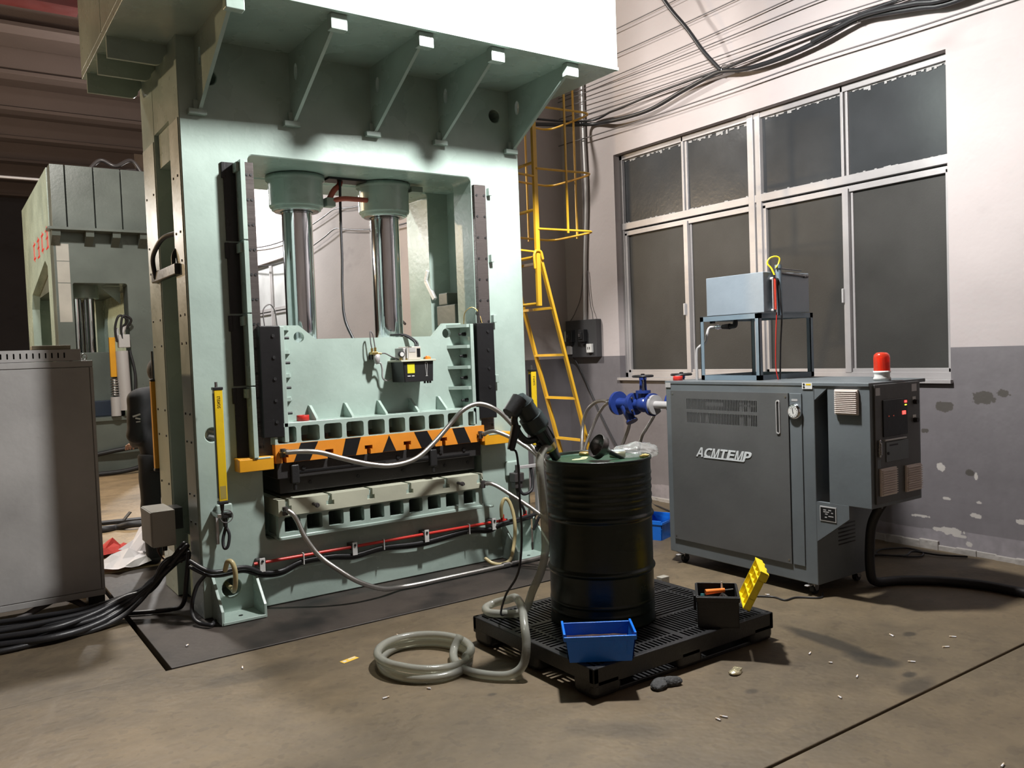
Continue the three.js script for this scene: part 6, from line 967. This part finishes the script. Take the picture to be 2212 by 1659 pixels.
{ // lubricator on the slide
  const t = thing('oil_lubricator', 'black oil lubricator with cream pump head fixed on the press slide', 'lubricator', [2.86, 1.43, -5.4]);
  part('oil_reservoir', plate([[2.738, 1.575], [2.745, 1.43], [2.975, 1.43], [2.982, 1.575]], 'xy', -5.495, -5.3, { bevel: 0.005 }), M.blackPlastic, t);
  for (const x of [2.92, 2.945, 2.965]) part('drain_screw', cyl([x, 1.415, -5.33], [x, 1.432, -5.33], 0.008, 0.008, 8), M.blackPlastic, t);
  part('lid_plate', box(2.715, 2.995, 1.575, 1.588, -5.498, -5.285, 0.003), M.cream, t);
  const h = part('pump_head', box(2.79, 2.893, 1.588, 1.683, -5.47, -5.32, 0.005), std(C(0.62, 0.57, 0.5), 0.5, 0, { map: T.wear }), t);
  part('head_side', box(2.755, 2.792, 1.588, 1.675, -5.46, -5.33, 0.005), M.cabinet, t); part('head_fin', box(2.778, 2.784, 1.588, 1.675, -5.335, -5.315), M.white, t);
  part('display', box(2.798, 2.85, 1.643, 1.675, -5.321, -5.318), M.cabinet, h); part('key_panel', box(2.86, 2.887, 1.607, 1.668, -5.321, -5.318), M.blackPaint, h); part('head_mark', box(2.792, 2.82, 1.6795, 1.6825, -5.321, -5.3185), M.blackPaint, h);
  const g = part('pressure_gauge', lathe([[0, 0], [0.024, 0], [0.024, 0.02], [0.02, 0.022], [0, 0.022]], [2.735, 1.63, -5.33], [0.0, 0, 1], 20), M.blackPlastic, t); part('gauge_face', disc([2.735, 1.63, -5.307], [0, 0, 1], 0.016, 0.002, 16), M.white, g); part('gauge_stem', cyl([2.735, 1.588, -5.33], [2.735, 1.61, -5.33], 0.007, 0.007, 8), M.brass, g);
  part('filler_cap', [cyl([2.95, 1.588, -5.33], [2.95, 1.605, -5.33], 0.026, 0.024, 16), cyl([2.95, 1.605, -5.33], [2.95, 1.612, -5.33], 0.015, 0.012, 12)], M.orangePlastic, t);
  part('brass_port', [cyl([2.725, 1.588, -5.31], [2.725, 1.602, -5.31], 0.01, 0.01, 6), cyl([2.765, 1.588, -5.3], [2.765, 1.6, -5.3], 0.008, 0.008, 6), cyl([2.915, 1.588, -5.31], [2.915, 1.602, -5.31], 0.008, 0.008, 6)], M.brass, t, { kind: 'stuff' });
  part('yellow_label', box(2.768, 2.826, 1.493, 1.562, -5.3, -5.2985), std(C(0.75, 0.7, 0.02), 0.5, 0, { map: T.wear }), t);
  part('white_print', [box(2.768, 2.792, 1.47, 1.477, -5.3, -5.2985), box(2.801, 2.822, 1.47, 1.477, -5.3, -5.2985)], M.white, t, { kind: 'stuff' });
  part('sight_glass', [bar([2.912, 1.565, -5.299], [2.92, 1.47, -5.299], 0.003, 0.002), bar([2.93, 1.565, -5.299], [2.924, 1.47, -5.299], 0.003, 0.002), box(2.912, 2.93, 1.563, 1.567, -5.3, -5.298), box(2.913, 2.931, 1.468, 1.471, -5.3, -5.298)], M.white, t, { kind: 'stuff' });
  for (const [k, s] of [[0, 0], [1, 0.018]]) part('supply_hose', tube([[2.885, 1.66, -5.42], [2.905 + s, 1.69, -5.42], [2.9 + s, 1.725, -5.44], [2.85 + s, 1.77, -5.5], [2.78 + s, 1.775, -5.56]], 0.008), M.rubber, t);
  const r = thing('oil_filter', 'small brass and grey oil filter left of the lubricator on the slide', 'filter', [2.59, 1.6, -5.45]);
  part('filter_head', [box(2.555, 2.6, 1.635, 1.655, -5.46, -5.41, 0.003), cyl([2.565, 1.655, -5.435], [2.565, 1.68, -5.435], 0.009, 0.009, 6), cyl([2.59, 1.655, -5.435], [2.59, 1.685, -5.435], 0.009, 0.009, 6), cyl([2.6, 1.645, -5.435], [2.635, 1.64, -5.43], 0.009, 0.007, 8)], M.brass, r);
  part('filter_cup', lathe([[0, 1.565], [0.016, 1.57], [0.024, 1.6], [0.024, 1.635], [0, 1.638]], [2.597, 0, -5.43], [0, 1, 0], 18), M.alu, r); part('mount_block', box(2.57, 2.62, 1.6, 1.65, -5.5, -5.455), M.darkSteel, r);
  part('oil_line', tube([[2.565, 1.68, -5.435], [2.558, 1.72, -5.435], [2.558, 1.79, -5.44], [2.567, 1.8, -5.45], [2.578, 1.78, -5.44], [2.588, 1.7, -5.436], [2.59, 1.682, -5.435]], 0.0045, { seg: 60 }), M.wire, r);
  part('oil_line', tube([[2.63, 1.641, -5.43], [2.66, 1.64, -5.42], [2.69, 1.615, -5.38], [2.715, 1.595, -5.33]], 0.0045), M.wire, r); part('oil_line', tube([[2.605, 1.575, -5.43], [2.63, 1.57, -5.44], [2.645, 1.53, -5.45], [2.65, 1.47, -5.46], [2.675, 1.445, -5.46], [2.72, 1.45, -5.47]], 0.006), M.cabinet, r);
  const tp = thing('tape_roll', 'roll of red tape standing on the left end of the slide ledge', 'tape', [2.03, 1.209, -5.42]);
  part('tape_ring', lathe([[0.025, 1.209], [0.042, 1.209], [0.042, 1.246], [0.025, 1.246], [0.025, 1.209]], [2.03, 0, -5.42], [0, 1, 0], 28), M.red, tp);
}
// thin grease lines above the slide corners
solo('grease_line', [tube([[1.8, 1.845, -5.42], [1.8, 1.95, -5.43], [1.85, 1.99, -5.45], [1.9, 1.95, -5.5], [1.92, 1.85, -5.52]], 0.004, { seg: 40, rad: 6 })], M.wire, 'thin bent grease line above the left slide guide', 'pipe', { at: [1.8, 1.845, -5.42] });
solo('grease_line', [tube([[3.36, 1.845, -5.48], [3.37, 1.93, -5.47], [3.42, 1.97, -5.45], [3.46, 1.93, -5.42], [3.47, 1.845, -5.39]], 0.004, { seg: 40, rad: 6 })], M.brass, 'thin bent grease line above the right slide guide', 'pipe', { at: [3.47, 1.845, -5.39] });
renderer.render(scene, camera);
